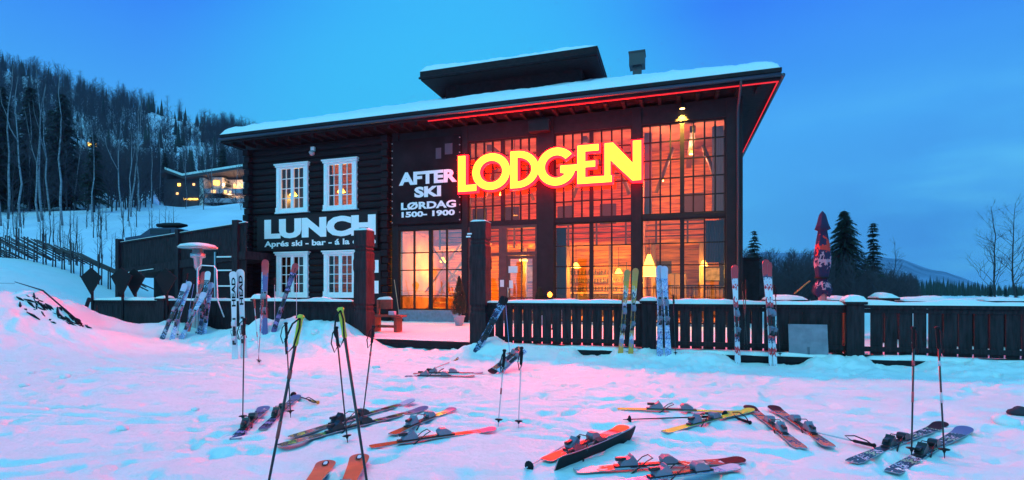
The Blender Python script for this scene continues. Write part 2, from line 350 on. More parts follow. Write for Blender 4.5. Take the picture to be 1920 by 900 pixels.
# ------------------------------------------------------------------ far mountain on the right
mx_ = np.linspace(1150, 2700, 160); my_ = np.concatenate([np.linspace(900, 1500, 24), np.linspace(1540, 2100, 10)])
MX, MY = np.meshgrid(mx_, my_)
top = np.interp(MX, [1150, 1380, 1440, 1560, 1640, 1690, 1740, 1800, 1870, 2000, 2300, 2700], [500, 482, 474, 478, 482, 488, 503, 519, 545, 541, 530, 538])+4*(vnoise(MX*.05, MX*0, 1, 16)-.5)
zt = 1.5+(HY-top)/F*1500
MZ = np.where(MY < 1500, zt*sm(900, 1500, MY)**.8, zt-(MY-1500)*.3)+8*(vnoise(MX*.04, MY*.01, 1, 17)-.5)*sm(900, 1100, MY)*sm(1500, 1400, MY)-1
M_MOUNT = mat('mountain_forest_and_snow', (.20, .25, .36), .9, var=.5, vs=.012)
kind(gridmesh('mountain', (MX-960)/F*MY, MY, MZ, M_MOUNT), 'structure')
# ------------------------------------------------------------------ LODGE
lodge = lthing('ski_lodge', 'large black timber ski lodge with tall glass bays and deep snow on its hipped roof', 'lodge')
FL = .25; WT = 8.4
sL, sR = S(470), S(1392); s722 = S(722); s737 = S(737); s868 = S(868)
# log wall with window holes
WINS = [(S(527), S(574), 5.35, 7.35, 0), (S(616), S(665), 5.35, 7.35, 1), (S(527), S(574), 1.42, 3.22, 2), (S(616), S(665), 1.42, 3.22, 3)]
mb = MB(); z = FL; c = 0
while z < WT:
    z1 = min(z+.31, WT); segs = [(sL, s722)]
    for a, b, za, zb, _ in WINS:
        if za-.05 < (z+z1)/2 < zb+.05:
            ns = []
            for p, q in segs:
                if a > p and b < q: ns += [(p, a), (b, q)]
                else: ns.append((p, q))
            segs = ns
    for p, q in segs:
        pr = [(NL+.25, z), (NL+.03, z), (NL-.03, z+.05), (NL-.05, (z+z1)/2), (NL-.03, z1-.035), (NL+.03, z1-.012), (NL+.25, z1-.012)]
        vs = [(p, y, zz) for y, zz in pr]+[(q, y, zz) for y, zz in pr]; k = len(pr)
        mb.add(vs, [(i, k+i, k+(i+1) % k, (i+1) % k) for i in range(k)]+[tuple(range(k))[::-1], tuple(range(k, 2*k))])
    z = z1; c += 1
mb.build('log_wall', M_LOG, lodge)
# corner logs with crossing ends
for sx in (sL, s722+.14):
    mb = MB(); z = FL; i = 0
    while z < WT-.1:
        mb.box(sx-.16, sx+.16, NL-(.34 if i % 2 else .26), NL+.1, z+.012, z+.30)
        z += .31; i += 1
    mb.build('corner_log_stack', M_LOG, lodge, .03)
# side and rear walls
mb = MB(); D = NL+13.5
mb.box(sL, sL+.25, NL+.26, D, FL, WT).box(sR-.25, sR, NL+.3, D, FL, WT).box(sL, sR, D, D+.2, FL, WT)
mb.build('side_wall', M_LOG, lodge)
# foundation
mb = MB().box(s737+.1, sR, NL-.06, NL+.3, 0, .72 if False else .34)
mb.build('foundation', M_CONC, lodge)
MB().box(S(748), S(868)-.05, NL-.09, NL+.2, .2, .74).build('foundation', M_CONC, lodge)
# structural frame of the glazed part
fr = MB()
def post(pa, pb, z0=FL, z1=WT, pr=.12): fr.box(S(pa), S(pb), NL-pr, NL+.28, z0, z1)
post(737, 749, .2, WT, .1); post(868, 879, .2, WT, .13); post(1008, 1040, .2, WT, .16); post(1185.5, 1203, .2, WT, .13); post(1361, 1392, .2, WT, .13)
sA, sB = S(749), S(1361)
fr.box(S(879), S(1008), NL-.1, NL+.27, 7.72, WT-.01); fr.box(S(1040), S(1185.5), NL-.1, NL+.27, 7.72, WT-.01); fr.box(S(1203), S(1361), NL-.1, NL+.27, 7.72, WT-.01)
for a, b in ((879, 1008), (1040, 1185.5), (1203, 1361)):
    fr.box(S(a), S(b), NL-.08, NL+.25, 4.20, 4.36)
fr.box(S(749), S(868), NL-.03, NL+.25, 4.2, WT-.01); fr.box(S(749), S(868), NL-.09, NL+.25, 4.16, 4.34)
fr.build('timber_frame', M_FRAME, lodge, .012)
MB().box(S(997), S(1035), NL-.5, NL-.17, 7.75, 8.2).build('beam_end', M_FRAME, lodge, .02)
# glazed bays
def bay(s0, s1, z0, z1, cols, rows, thick=(), glass=M_GLASS, tw=.055, name='window'):
    m = MB(); y0, y1 = NL-.04, NL+.05
    m.box(s0, s0+.05, y0, y1, z0, z1).box(s1-.05, s1, y0, y1, z0, z1).box(s0+.05, s1-.05, y0, y1, z0, z0+.05).box(s0+.05, s1-.05, y0, y1, z1-.05, z1)
    xs = list(cols)
    for k, x in enumerate(xs):
        t = .075 if k in thick else tw/2
        m.box(x-t, x+t, y0-(.02 if k in thick else 0), y1+.01, z0+.05, z1-.05)
    edges = [s0+.05]+xs+[s1-.05]
    for r in rows:
        for j in range(len(edges)-1):
            ta = 0 if j == 0 else (.075 if j-1 in thick else tw/2); tb = 0 if j == len(edges)-2 else (.075 if j in thick else tw/2)
            m.box(edges[j]+ta, edges[j+1]-tb, y0+.01, y1-.01, r-.02, r+.02)
    wo = m.build(name, M_FRAME, lodge)
    MB().add([(s0+.02, NL+.012, z0+.02), (s1-.02, NL+.012, z0+.02), (s1-.02, NL+.012, z1-.02), (s0+.02, NL+.012, z1-.02)], [(0, 1, 2, 3)]).build('pane', glass, wo)
    return wo
rU = [4.36+.672*i for i in range(1, 5)]; rLo = [1.0, 1.66, 2.5, 3.3]
def cx(*p): return [S(a) for a in p]
bay(S(879), S(1008), 4.36, 7.72, cx(892, 908, 924, 943, 960, 976, 992), rU, (3,))
bay(S(1040), S(1185.5), 4.36, 7.72, cx(1057, 1074, 1091, 1109, 1128, 1147, 1166), rU, (3,))
bay(S(1203), S(1361), 4.36, 7.72, cx(1219, 1238, 1257, 1279, 1300, 1321, 1341), rU, (3,))
bay(S(1040), S(1185.5), .35, 4.2, cx(1074, 1109, 1147), rLo, (1,), M_GLASS)
bay(S(1203), S(1361), .35, 4.2, cx(1238, 1279, 1321), rLo, (1,), M_GLASS)
bay(S(749), S(868), .75, 4.18, cx(777, 808, 838), [1.35, 2.45, 3.12][:2]+[3.2], (1,), M_GLASS2)
# entrance: side lights, transom and glazed door
dr = MB(); y0, y1 = NL-.06, NL+.06
a0, a1, b0, b1 = S(879), S(912), S(936), S(951)
dr.box(a0, a1, y0, y1, .35, 4.2).box(b0, b1, y0, y1, .35, 4.2).box(S(1004), S(1008), y0, y1, .35, 4.2)
dr.box(b1, S(1004), y0, y1, 4.08, 4.2).box(b1, S(1004), y0, y1, 2.98, 3.12).box(a1, b0, y0, y1, 4.08, 4.2).box(a1, b0, y0, y1, 2.98, 3.1).box(a1, b0, y0, y1, .35, .7)
dfo = dr.build('door_frame', mat('door_red_wood', (.10, .028, .026), .6, var=.2), lodge)
MB().add([(a1, NL, .7), (b0, NL, .7), (b0, NL, 4.1), (a1, NL, 4.1)], [(0, 1, 2, 3)]).build('pane', M_GLASS, dfo)
MB().add([(b1, NL, 3.1), (S(1004), NL, 3.1), (S(1004), NL, 4.1), (b1, NL, 4.1)], [(0, 1, 2, 3)]).build('pane', M_GLASS, dfo)
MB().box(S(978)-.025, S(978)+.025, y0, y1, 3.12, 4.08).build('muntin', M_FRAME, dfo)
dd = MB(); q0, q1 = b1+.012, S(1004)-.012; y0, y1 = NL-.045, NL+.02
dd.box(q0, q0+.12, y0, y1, .36, 2.96).box(q1-.1, q1, y0, y1, .36, 2.96).box(q0+.12, q1-.1, y0, y1, 2.84, 2.96).box(q0+.12, q1-.1, y0, y1, .36, .7).box(S(978)-.02, S(978)+.02, y0, y1, .7, 2.84).box(q0+.12, S(978)-.02, y0+.01, y1-.01, 1.25, 1.3).box(S(978)+.02, q1-.1, y0+.01, y1-.01, 1.25, 1.3)
door = dd.build('door', MATS['door_red_wood'], lodge)
MB().add([(q0+.1, NL-.01, .7), (q1-.1, NL-.01, .7), (q1-.1, NL-.01, 2.85), (q0+.1, NL-.01, 2.85)], [(0, 1, 2, 3)]).build('pane', M_GLASS2, door)
MB().tube([(q0+.06, NL-.12, 1.3), (q0+.06, NL-.12, 1.7)], .02, 8).box(q0+.05, q0+.07, NL-.12, NL-.05, 1.33, 1.36).box(q0+.05, q0+.07, NL-.12, NL-.05, 1.64, 1.67).build('handle', M_METAL, door)
# white windows of the log part
for a, b, za, zb, k in WINS:
    m = MB(); t = .17; y0, y1 = NL-.13, NL+.02
    A, B, ZA, ZB = a-t, b+t, za-.10, zb+.10
    m.box(A, a+.02, y0, y1, ZA, ZB).box(b-.02, B, y0, y1, ZA, ZB).box(a+.02, b-.02, y0, y1, ZA, za).box(a+.02, b-.02, y0, y1, zb, ZB)
    m.box(A-.09, B+.09, y0-.08, y1, ZB, ZB+.07).box(A-.045, B+.045, y0-.04, y1, ZB-.09, ZB-.002, 0)
    m.box(A-.05, B+.05, y0-.05, y1, ZA-.07, ZA).box(A-.03, a-.02, y0-.025, y0+.03, ZA, ZA+.22).box(b+.02, B+.03, y0-.025, y0+.03, ZA, ZA+.22)
    wo = m.build('window', M_WHITE, lodge, .012)
    fm = MB(); mid = (a+b)/2; y0, y1 = NL-.09, NL-.02
    for p, q in ((a+.02, mid-.015), (mid+.015, b-.02)):
        fm.box(p, p+.07, y0, y1, za, zb).box(q-.07, q, y0, y1, za, zb).box(p+.07, q-.07, y0, y1, za, za+.08).box(p+.07, q-.07, y0, y1, zb-.08, zb)
        c_ = (p+q)/2; fm.box(c_-.017, c_+.017, y0+.01, y1-.01, za+.08, zb-.08)
        for r in range(1, 4):
            zz = za+.08+(zb-za-.16)*r/4; fm.box(p+.07, c_-.017, y0+.015, y1-.015, zz-.016, zz+.016).box(c_+.017, q-.07, y0+.015, y1-.015, zz-.016, zz+.016)
    fm.box(mid-.015, mid+.015, y0-.02, y1, za, zb)
    fm.build('frame', M_WHITE, wo)
    MB().add([(a, NL-.05, za), (b, NL-.05, za), (b, NL-.05, zb), (a, NL-.05, zb)], [(0, 1, 2, 3)]).build('pane', M_GLASS, wo)
# interior: floors, walls, gallery, stairs
IN = NL+6.0
mb = MB().box(sL+.3, sR-.3, NL+.3, IN+.1, .3, .36)
mb.box(sL+.3, s737, NL+.3, IN, 4.2, 4.36).box(s737+.1, sR-.3, NL+3.6, IN, 3.6, 3.8)
mb.build('floor', M_INT, lodge)
mb = MB(); z = .36
while z < 8.3:
    mb.box(sL+.3, sR-.3, IN+.004*(int(z*10) % 3), IN+.1, z, min(z+.19, 8.32)); z += .2
mb.build('back_wall', M_INT, lodge)
MB().box(sL+.3, sR-.3, NL+.3, IN+.1, 8.33, 8.36).build('ceiling', M_INT2, lodge)
mb = MB().box(s722+.2, s722+.3, NL+.35, IN, .37, 8.3).box(S(1012), S(1012)+.15, NL+3.4, IN-.02, .37, 3.59).box(S(1190), S(1190)+.2, NL+3.4, IN-.02, .37, 8.3)
mb.build('partition', M_INT2, lodge)
g_ = MB(); ga, gb = s737+.5, sR-.4
for zz in (3.95, 4.2, 4.45, 4.7): g_.tube([(ga, NL+3.55, zz), (gb, NL+3.55, zz)], .03, 6)
x = ga
while x < gb: g_.box(x, x+.08, NL+3.5, NL+3.59, 3.6, 4.75); x += 1.3
g_.build('gallery_railing', M_INTD, lodge)
st = MB(); x0, x1 = S(765), S(868)
for k in range(14):
    t = k/13; st.box(x0+(x1-x0)*t, x0+(x1-x0)*t+.35, NL+1.6, NL+2.6, .5+3.2*t, .55+3.2*t)
st.tube([(x0, NL+1.6, 1.5), (x1, NL+1.6, 4.6)], .05, 6).tube([(x0, NL+1.6, .6), (x1, NL+1.6, 3.7)], .07, 6).tube([(x1+.2, NL+1.3, .6), (x0+.4, NL+1.3, 3.7)], .05, 6)
st.build('staircase', mat('stair_wood', (.7, .42, .16), .5), lodge)
# dark interior windows, doorway and beams painted into the depth of the room as real pieces
mb = MB()
for px, z0, z1, w_ in ((1060, 4.9, 5.9, .8), (1140, 4.9, 5.9, .8), (1245, 2.0, 3.0, .7), (1300, 4.9, 6.2, .9), (900, 4.9, 6.0, .8), (960, 4.9, 6.0, .8)):
    s_ = S(px, IN)
    mb.box(s_-w_/2, s_+w_/2, IN-.05, IN-.01, z0, z1)
mb.build('inner_window', M_INTD, lodge)
mb = MB()
for px in (905, 985, 1065, 1145, 1225, 1315): mb.box(S(px, NL+3.4)-.09, S(px, NL+3.4)+.09, NL+3.3, NL+3.48, .37, 3.6)
for px in (950, 1110, 1290): mb.box(S(px, NL+3), S(px, NL+3)+.2, NL+.35, IN-.1, 7.4, 7.65)
mb.build('inner_beam', mat('beam_wood', (.20, .09, .04), .6), lodge)
# roof slab, fascia, soffit, gutter
e0, e1, m0, m1 = sL-.72, sR+1.0, NL-1.0, NL+14.7
ZE0, ZE1 = 8.52, 8.92; PITCH = .45
mb = MB().box(e0, e1, m0, m1, ZE0, ZE0+.12)
mb.box(e0-.02, e1+.02, m0-.03, m0, ZE0-.05, ZE1-.12).box(e0-.02, e0, m0, m1, ZE0-.05, ZE1-.12).box(e1, e1+.02, m0, m1, ZE0-.05, ZE1-.12)
hh = (m1-m0)/2*PITCH
vs = [(e0-.06, m0-.06, ZE1-.06), (e1+.06, m0-.06, ZE1-.06), (e1+.06, m1+.06, ZE1-.06), (e0-.06, m1+.06, ZE1-.06), (e0+(m1-m0)/2, (m0+m1)/2, ZE1+hh), (e1-(m1-m0)/2, (m0+m1)/2, ZE1+hh)]
mb.add(vs, [(0, 1, 5, 4), (1, 2, 5), (2, 3, 4, 5), (3, 0, 4)]); mb.add(vs[:4]+[(a, b, z-.13) for a, b, z in vs[:4]], [(0, 4, 5, 1), (1, 5, 6, 2), (2, 6, 7, 3), (3, 7, 4, 0), (4, 7, 6, 5)])
roof = mb.build('roof', M_WOOD, lodge)
gt = MB().tube([(e0-.03, m0-.11, ZE0+.09), (e1+.03, m0-.11, ZE0+.09)], .065, 10).tube([(e1+.1, m0-.05, ZE0+.09), (e1+.1, m1, ZE0+.09)], .065, 10)
gt.build('gutter', mat('gutter_metal', (.10, .09, .11), .35, .7), lodge)
for px in (1382,):
    s_ = S(px)
    MB().tube([(s_, m0-.11, ZE0+.05), (s_, m0-.05, ZE0-.1), (s_, NL-.25, ZE0-.55), (s_, NL-.22, ZE0-.8), (s_, NL-.22, .3)], .045, 10).build('downpipe', mat('pipe_metal', (.07, .05, .06), .4, .5), lodge)
for k in range(38):
    s_ = e0+.45+k*.64
    if s_ < e1-.2:
        MB().prism([(0, 0), (.11, 0), (.11, .16), (0, .16)], m0+.12, NL-.14, M=Matrix.Translation((s_, 0, ZE0-.162))).build('rafter', M_WOOD, lodge)
# snow on the roof
def roofsnow(a0, a1, c0, c1, zb, pitch, th, name, parent, step=.09, seed=0, over=.05):
    xs = np.linspace(a0-over, a1+over, int((a1-a0)/step)); ysn = np.linspace(c0-over, c1+over, int((c1-c0)/step/1.3))
    X, Y = np.meshgrid(xs, ysn)
    d = np.minimum(np.minimum(X-a0, a1-X), np.minimum(Y-c0, c1-Y))
    e = np.clip(d+over, 0, None); thk = th*(1-np.exp(-e/.12))*(.65+.45*vnoise(X, Y, .35, 22+seed)+.35*(vnoise(X, Y, 1.5, 23+seed)-.5)+.25*(vnoise(X, Y, 4.5, 24+seed)-.5))
    dd_ = np.minimum(d, (c1-c0)/2)
    Zs = zb+pitch*np.clip(dd_, 0, 99)+thk*(1+.6*np.exp(-e/1.2))
    ridge = (c1-c0)/2-dd_; Zs = Zs-.06*np.exp(-ridge/.4)
    o = gridmesh(name, X, Y, Zs, M_RSNOW); o.parent = parent; return o
roofsnow(e0, e1, m0, m1, ZE1-.05, PITCH, .21, 'roof_snow', roof)
# raised lantern roof
ln = NL+4.0
l0, l1 = S(789, ln), S(1119, ln)
mb = MB().box(l0, l1, ln, ln+6.5, 12.42, 12.52); mb.box(l0-.03, l1+.03, ln-.03, ln+6.53, 12.55, 12.88).box(l0+.9, l1-.9, ln+1.1, ln+5.4, 11.0, 12.42)
mb.tube([(l0-.05, ln-.1, 12.5), (l1+.05, ln-.1, 12.5)], .06, 8)
lan = mb.build('raised_roof', M_WOOD, lodge)
roofsnow(l0, l1, ln, ln+6.5, 12.86, .22, .22, 'roof_snow', lan, .14, 5)
cs = S(1194.5, 25.0)
ch = MB().box(cs-.36, cs+.36, 24.8, 25.5, 12.32, 12.92).box(cs-.2, cs+.2, 24.95, 25.35, 11.6, 12.32).box(cs-.39, cs+.39, 24.77, 25.53, 12.92, 12.98).build('chimney', mat('chimney_sheet', (.05, .05, .06), .5, .3), roof)
# red light line under the eave
ls = lthing('light_strip', 'thin red light strip glowing along the eave above the tall glass bays', 'light strip')
MB().box(S(822), e1-.02, m0+.02, m0+.05, ZE0-.10, ZE0-.06).build('front_strip', M_RED, ls)
MB().box(e1-.06, e1-.03, m0+.1, m1-1, ZE0-.10, ZE0-.06).build('side_strip', M_RED, ls)
# ------------------------------------------------------------------ lit sign
NS = NL-.55
sign = lthing('lit_sign', 'huge glowing yellow letters with red halo edges mounted across the glass facade', 'sign')
def arc(cx_, cz, r, a0, a1, n, sx=1): return [(cx_+sx*r*math.cos(R(a0+(a1-a0)*i/n)), cz+r*math.sin(R(a0+(a1-a0)*i/n))) for i in range(n+1)]
def offs(poly, g):
    n = len(poly); area = sum(poly[i][0]*poly[(i+1) % n][1]-poly[(i+1) % n][0]*poly[i][1] for i in range(n)); sg = 1 if area > 0 else -1; o = []
    for i in range(n):
        p, q, r = Vector(poly[i-1]), Vector(poly[i]), Vector(poly[(i+1) % n])
        d1 = (q-p).normalized(); d2 = (r-q).normalized(); n1 = Vector((d1.y, -d1.x))*sg; n2 = Vector((d2.y, -d2.x))*sg
        m = n1+n2; m = m/max(.5, m.dot(n1)) if m.length > .01 else n1; o.append(tuple(q+m*g))
    return o
z0, z1 = 5.58, 7.02; H = z1-z0; zc = (z0+z1)/2
def rng_(pa, pb): return S(pa, NS), S(pb, NS)
W_ = .285
def letter(kind_, a, b):
    if kind_ == 'L': return ('p', [(a, z0), (b, z0), (b, z0+.25), (a+W_+.03, z0+.25), (a+W_+.03, z1), (a, z1)])
    if kind_ == 'O':
        c_ = (a+b)/2; rx = (b-a)/2/(H/2)
        return ('r', arc(c_, zc, H/2, 0, 354, 59, rx), arc(c_, zc, H/2-W_, 0, 354, 59, rx))
    if kind_ == 'D':
        n = 40; sx = (b-a-.28)/(H/2)
        return ('r', [(a, z0)]+arc(a+.28, zc, H/2, -90, 90, n, sx)+[(a, z1)], [(a+W_, z0+.25)]+arc(a+.28, zc, H/2-.25, -90, 90, n, (b-a-.28-W_)/(H/2-.25))+[(a+W_, z1-.25)])
    if kind_ == 'G':
        c_ = a+.74; ot = arc(c_, zc, H/2, 38, 345, 50, 1.04); it = arc(c_, zc, H/2-W_, 38, 318, 50, 1.04)
        return ('p', [(c_+.16, zc+.02), (b, zc+.02), (b, zc-.2), (c_+.70, zc-.2)]+ot[::-1][1:]+it+[(c_+.16, zc-.24)])
    if kind_ == 'E':
        t = .235; bb = b; tb = a+(b-a)*.62; mbx = a+(b-a)*.52
        return ('p', [(a, z0), (bb, z0), (bb, z0+t), (a+W_, z0+t), (a+W_, zc-.11), (mbx, zc-.11), (mbx, zc+.11), (a+W_, zc+.11), (a+W_, z1-t), (tb, z1-t), (tb, z1), (a, z1)])
    if kind_ == 'N':
        return ('p', [(a, z0+.0), (a+.2, z0), (a+.2, z1-.62), (b-W_-.02, z0), (b, z0), (b, z1), (b-W_, z1), (b-W_, z0+.62), (a+.30, z1), (a, z1)])
sgb = None
for k, (ch_, pa, pb) in enumerate([('L', 859, 893), ('O', 886, 956), ('D', 957, 1010), ('G', 1008, 1083), ('E', 1083, 1147), ('N', 1134, 1202)]):
    a, b = rng_(pa, pb); sh = letter(ch_, a, b); y0 = NS-.004*k; m = MB(); m2 = MB()
    if sh[0] == 'p':
        if ch_ == 'G':
            m.prism(sh[1], y0, y0+.10, 0, 1); m2.prism(offs(sh[1], .065), y0+.11, y0+.20, 0)
        else: m.prism(sh[1], y0, y0+.10, 0, 1); m2.prism(offs(sh[1], .065), y0+.11, y0+.20, 0)
    else:
        m.ring(sh[1], sh[2], y0, y0+.10, 0, 1); m2.ring(offs(sh[1], .065), offs(sh[2], -.065), y0+.11, y0+.20)
    lo_ = m.build('letter', [M_FACE, M_EDGE], sign); m2.build('halo_contour', M_EDGE, lo_)  # enlarged glowing contour stands in for the red halo around each letter
for zz in (z0+.35, z1-.35): MB().box(S(862, NS), S(1200, NS), NS+.22, NS+.26, zz-.02, zz+.02).build('mounting_rail', M_BLACK, sign)
# ------------------------------------------------------------------ banners
bn = lthing('hanging_banner', 'wide black banner reading LUNCH roped between the four white windows', 'banner')
a, b = S(489), S(713); vs = []; fs = []
MB().box(a, b, NL-.24, NL-.22, 3.45, 5.07).build('cloth', M_BANNER, bn)
for t_, pa, pb, za, zb, bo in (('LUNCH', 503, 712, 4.0, 4.92, .06), ('Aprés ski - bar - á la carte', 503, 712, 3.55, 3.90, .03)):
    t = textmesh(t_, S(pa), S(pb)-.05, za, zb, bo); t.v = [(x, NL-.243+y*.3, z) for x, y, z in t.v]; t.build('lettering', M_LETTER, bn)
MB().tube([(a-.15, NL-.2, 5.15), (a+.02, NL-.23, 5.02), ((a+b)/2, NL-.24, 5.10), (b-.02, NL-.23, 5.06), (b+.1, NL-.2, 5.3)], .012, 5).tube([(a-.15, NL-.2, 5.1), (a-.2, NL-.2, 3.6), (a, NL-.22, 3.5)], .012, 5).build('rope', M_BLACK, bn)
pn = lthing('poster_banner', 'tall black panel reading AFTER SKI beside the glowing yellow letters', 'banner')
MB().box(S(738.5), S(867), NL-.20, NL-.17, 4.42, 8.02).build('panel', mat('panel_cloth', (.012, .009, .012), .8, spec=.15, var=.5, vs=1.3), pn)
mb = MB()
for pa, pb, za, zb in ((821, 831, 7.1, 7.55), (838, 852, 7.25, 7.7)): mb.box(S(pa), S(pb), NL-.203, NL-.2, za, zb)
mb.build('faint_patches', mat('faint_patches', (.07, .04, .07), .5), pn)  # two faint purplish patches high on the panel
for t_, pa, pb, ya, yb, bo in (('AFTER', 748, 857, 344.5, 320, .05), ('SKI', 777, 827, 369.5, 349, .05), ('LØRDAG', 752, 855, 391.5, 377, .04), ('1500- 1900', 753, 853, 406, 395, .045)):
    t = textmesh(t_, S(pa, NL-.2), S(pb, NL-.2), Z((pa+pb)/2, ya, NL-.2), Z((pa+pb)/2, yb, NL-.2), bo); t.v = [(x, NL-.204+y*.2, z) for x, y, z in t.v]; t.build('lettering', M_LETTER, pn)
for k in range(12):
    for ss_ in (S(740), S(865.5)): MB().lathe([(.03, 0), (.03, .01)], 8, M=Matrix.Translation((ss_, NL-.2, 4.5+k*.31)) @ Matrix.Rotation(R(90), 4, 'X')).build('eyelet', M_METAL, pn)
# ------------------------------------------------------------------ small things on the facade
cmr = lthing('floodlight', 'small white floodlight high on the black log wall above the white windows', 'floodlight', S(590), NL-.06, 7.95)
MB().box(-.1, .1, -.12, 0, .02, .22).build('bracket', M_WHITE, cmr, .02)
MB().lathe([(.05, -.2), (.11, -.15), (.13, -.02), (.08, .02)], 14, M=Matrix.Translation((0, -.16, 0)) @ Matrix.Rotation(R(25), 4, 'X')).build('head', mat('grey_plastic', (.4, .4, .42), .4), cmr)
mnu = lthing('notice_case', 'dark notice case with two white sheets between the left post and log corner', 'notice case', S(704), NL-.3, 0)
MB().box(-.45, .45, 0, .1, 1.0, 3.3).build('case', M_BLACK, mnu, .02)
for z_ in (1.45, 2.35): MB().box(-.35, .35, -.008, -.002, z_, z_+.55).build('sheet', M_LETTER, mnu)
for lab, px, za, zb, w_, nm in (('white notice sheet taped to the door stile', 942.5, 1.72, 2.0, .16, 'notice_sheet'), ('pale notice sheet stuck inside the door glass', 963, 2.28, 2.55, .38, 'notice_sheet'), ('small white menu sheet below the pale notice on the door glass', 959.5, 1.66, 1.98, .16, 'notice_sheet')):
    o = MB().box(-w_/2, w_/2, -.01, 0, za, zb).build(nm, mat('paper', (.7, .66, .68), .7), None); o.matrix_world = Matrix.Translation(L(S(px), NL-.075, 0)) @ rot_l; tag(o, lab, 'notice')
wl = lthing('wall_spotlight', 'small warm spotlight under the eave shining down the right glass bay', 'spotlight', S(1279), NL-.27, 8.12)
MB().lathe([(.03, .5), (.05, .15), (.09, .12), (.10, 0), (.085, 0)], 14).build('housing', M_BLACK, wl)
MB().lathe([(.05, -.02), (.085, -.01), (.05, 0)], 14).build('bulb', M_BULB, wl)
sp = bpy.data.lights.new('spot_lamp', 'SPOT'); sp.energy = 1700; sp.color = (1, .5, .06); sp.spot_size = R(70); sp.spot_blend = .6; sp.shadow_soft_size = .05
spo = bpy.data.objects.new('spot_lamp', sp); col.objects.link(spo); spo.parent = wl; spo.location = (0, -.02, -.06); spo.rotation_euler = (R(20), 0, 0)
# interior lamps
def lamp(px, z, n, label, r=.3, h=.4, e=120, mt=None, c=(1, .50, .07)):
    e *= 1.55
    t = lthing('pendant_lamp', label, 'lamp', S(px, n), n, z)
    MB().lathe([(.06, h), (r, 0), (r*.96, -.02), (.05, h-.03)], 18).build('lamp_shade', mt or M_LAMP, t)
    MB().tube([(0, 0, h), (0, 0, 8.3-z if z > 4 else 3.6-z)], .012, 6).build('cord', M_BLACK, t)
    pl = bpy.data.lights.new('lamp_light', 'POINT'); pl.energy = e; pl.color = c; pl.shadow_soft_size = .2
    o = bpy.data.objects.new('lamp_light', pl); col.objects.link(o); o.parent = t; o.location = (0, 0, -.18)
    return t
lamp(1217, 2.15, NL+1.3, 'big bright yellow conical lamp hanging inside the right glass bay', .36, .85, 310)
lamp(981, 2.95, NL+2.6, 'bright lamp seen through the upper glass of the entrance door', .2, .2, 310)
lamp(1080, 2.6, NL+2.6, 'warm lamp hanging inside the lower middle glass bay', .2, .2, 310)
lamp(1160, 2.4, NL+4.6, 'warm lamp at the back of the room behind the lower middle bay', .18, .2, 216)
lamp(1320, 2.6, NL+2.5, 'warm lamp hanging near the lower right corner of the glass', .15, .2, 216)
lamp(830, 3.0, NL+3.0, 'warm lamp over the staircase inside the lower left glazing', .15, .2, 310)
lamp(1297, 7.2, NL+2.6, 'topmost small ceiling lamp inside the right glass bay', .1, .12, 165, c=(1, .36, .2))
lamp(1240, 6.3, NL+3.2, 'small warm lamp hanging in the upper left part of the right bay', .1, .12, 165, c=(1, .36, .2))
lamp(1110, 6.5, NL+2.8, 'small added pink-red lamp behind the yellow letters, tinting the middle bay', .1, .12, 115, c=(1, .19, .17))  # added lamp, coloured pink to imitate the sign's glow in the glass
lamp(940, 6.0, NL+2.6, 'small added pink-red lamp behind the first yellow letters, tinting the glass', .1, .12, 115, c=(1, .19, .17))  # also added: pink light standing in for sign glow on these panes
lamp(965, 4.9, NL+1.8, 'small dark shaded lamp just under the first yellow letters', .16, .12, 60, M_INTD)
lamp(550, 6.6, NL+2.4, 'warm lamp behind the upper left white window', .2, .2, 130)
lamp(640, 6.6, NL+2.4, 'warm lamp behind the upper right white window', .2, .2, 130)
lamp(600, 2.6, NL+2.8, 'dim lamp behind the two lower white windows', .2, .2, 40)
# bar counter with bottles, shelf, inner balustrade, cabinets
t = lthing('bar_counter', 'dark bar counter with a bright back shelf deep inside the middle bay', 'bar counter', S(1110, NL+4.6), NL+4.6, .36)
MB().box(-2.2, 2.0, -.3, .3, 0, 1.08).build('counter', M_INTD, t, .01); MB().box(-2.3, 2.1, -.38, .34, 1.085, 1.13).build('counter_top', MATS['stair_wood'], t)
sh_ = lthing('bottle_shelf', 'wooden shelf with rows of bottles on the back wall of the middle bay', 'shelf', S(1120, NL+5.6), NL+5.6, .36)
m = MB()
for z_ in (1.2, 1.6, 2.0, 2.4): m.box(-1.4, 1.4, -.15, .15, z_, z_+.03)
m.box(-1.43, -1.401, -.15, .15, 1.1, 2.6).box(1.401, 1.43, -.15, .15, 1.1, 2.6); m.build('rack', M_INTD, sh_)
random.seed(2)
for z_ in (1.235, 1.635, 2.035):
    m = MB(); x_ = -1.3
    while x_ < 1.3: m.lathe([(.03, 0), (.035, .02), (.035, .15), (.012, .2), (.012, .26)], 6, M=Matrix.Translation((x_, 0, z_))); x_ += random.uniform(.09, .2)
    kind(m.build('bottles', mat('bottle_glass', (.10, .07, .03), .2), sh_), 'stuff')
bal = lthing('inner_balustrade', 'thin dark balustrade just inside the lower right glass bay', 'railing', 0, 0, 0)
m = MB(); xa, xb = S(1225, NL+.9), S(1358, NL+.9); m.tube([(xa, NL+.9, 1.75), (xb, NL+.9, 1.75)], .03, 6); m.build('handrail', M_INTD, bal)
m = MB(); m.box(xa, xb, NL+.88, NL+.92, .95, .99); x_ = xa
while x_ < xb: m.box(x_, x_+.025, NL+.885, NL+.915, .36, .949).box(x_, x_+.025, NL+.885, NL+.915, .991, 1.73); x_ += .14
m.build('balusters', M_INTD, bal)
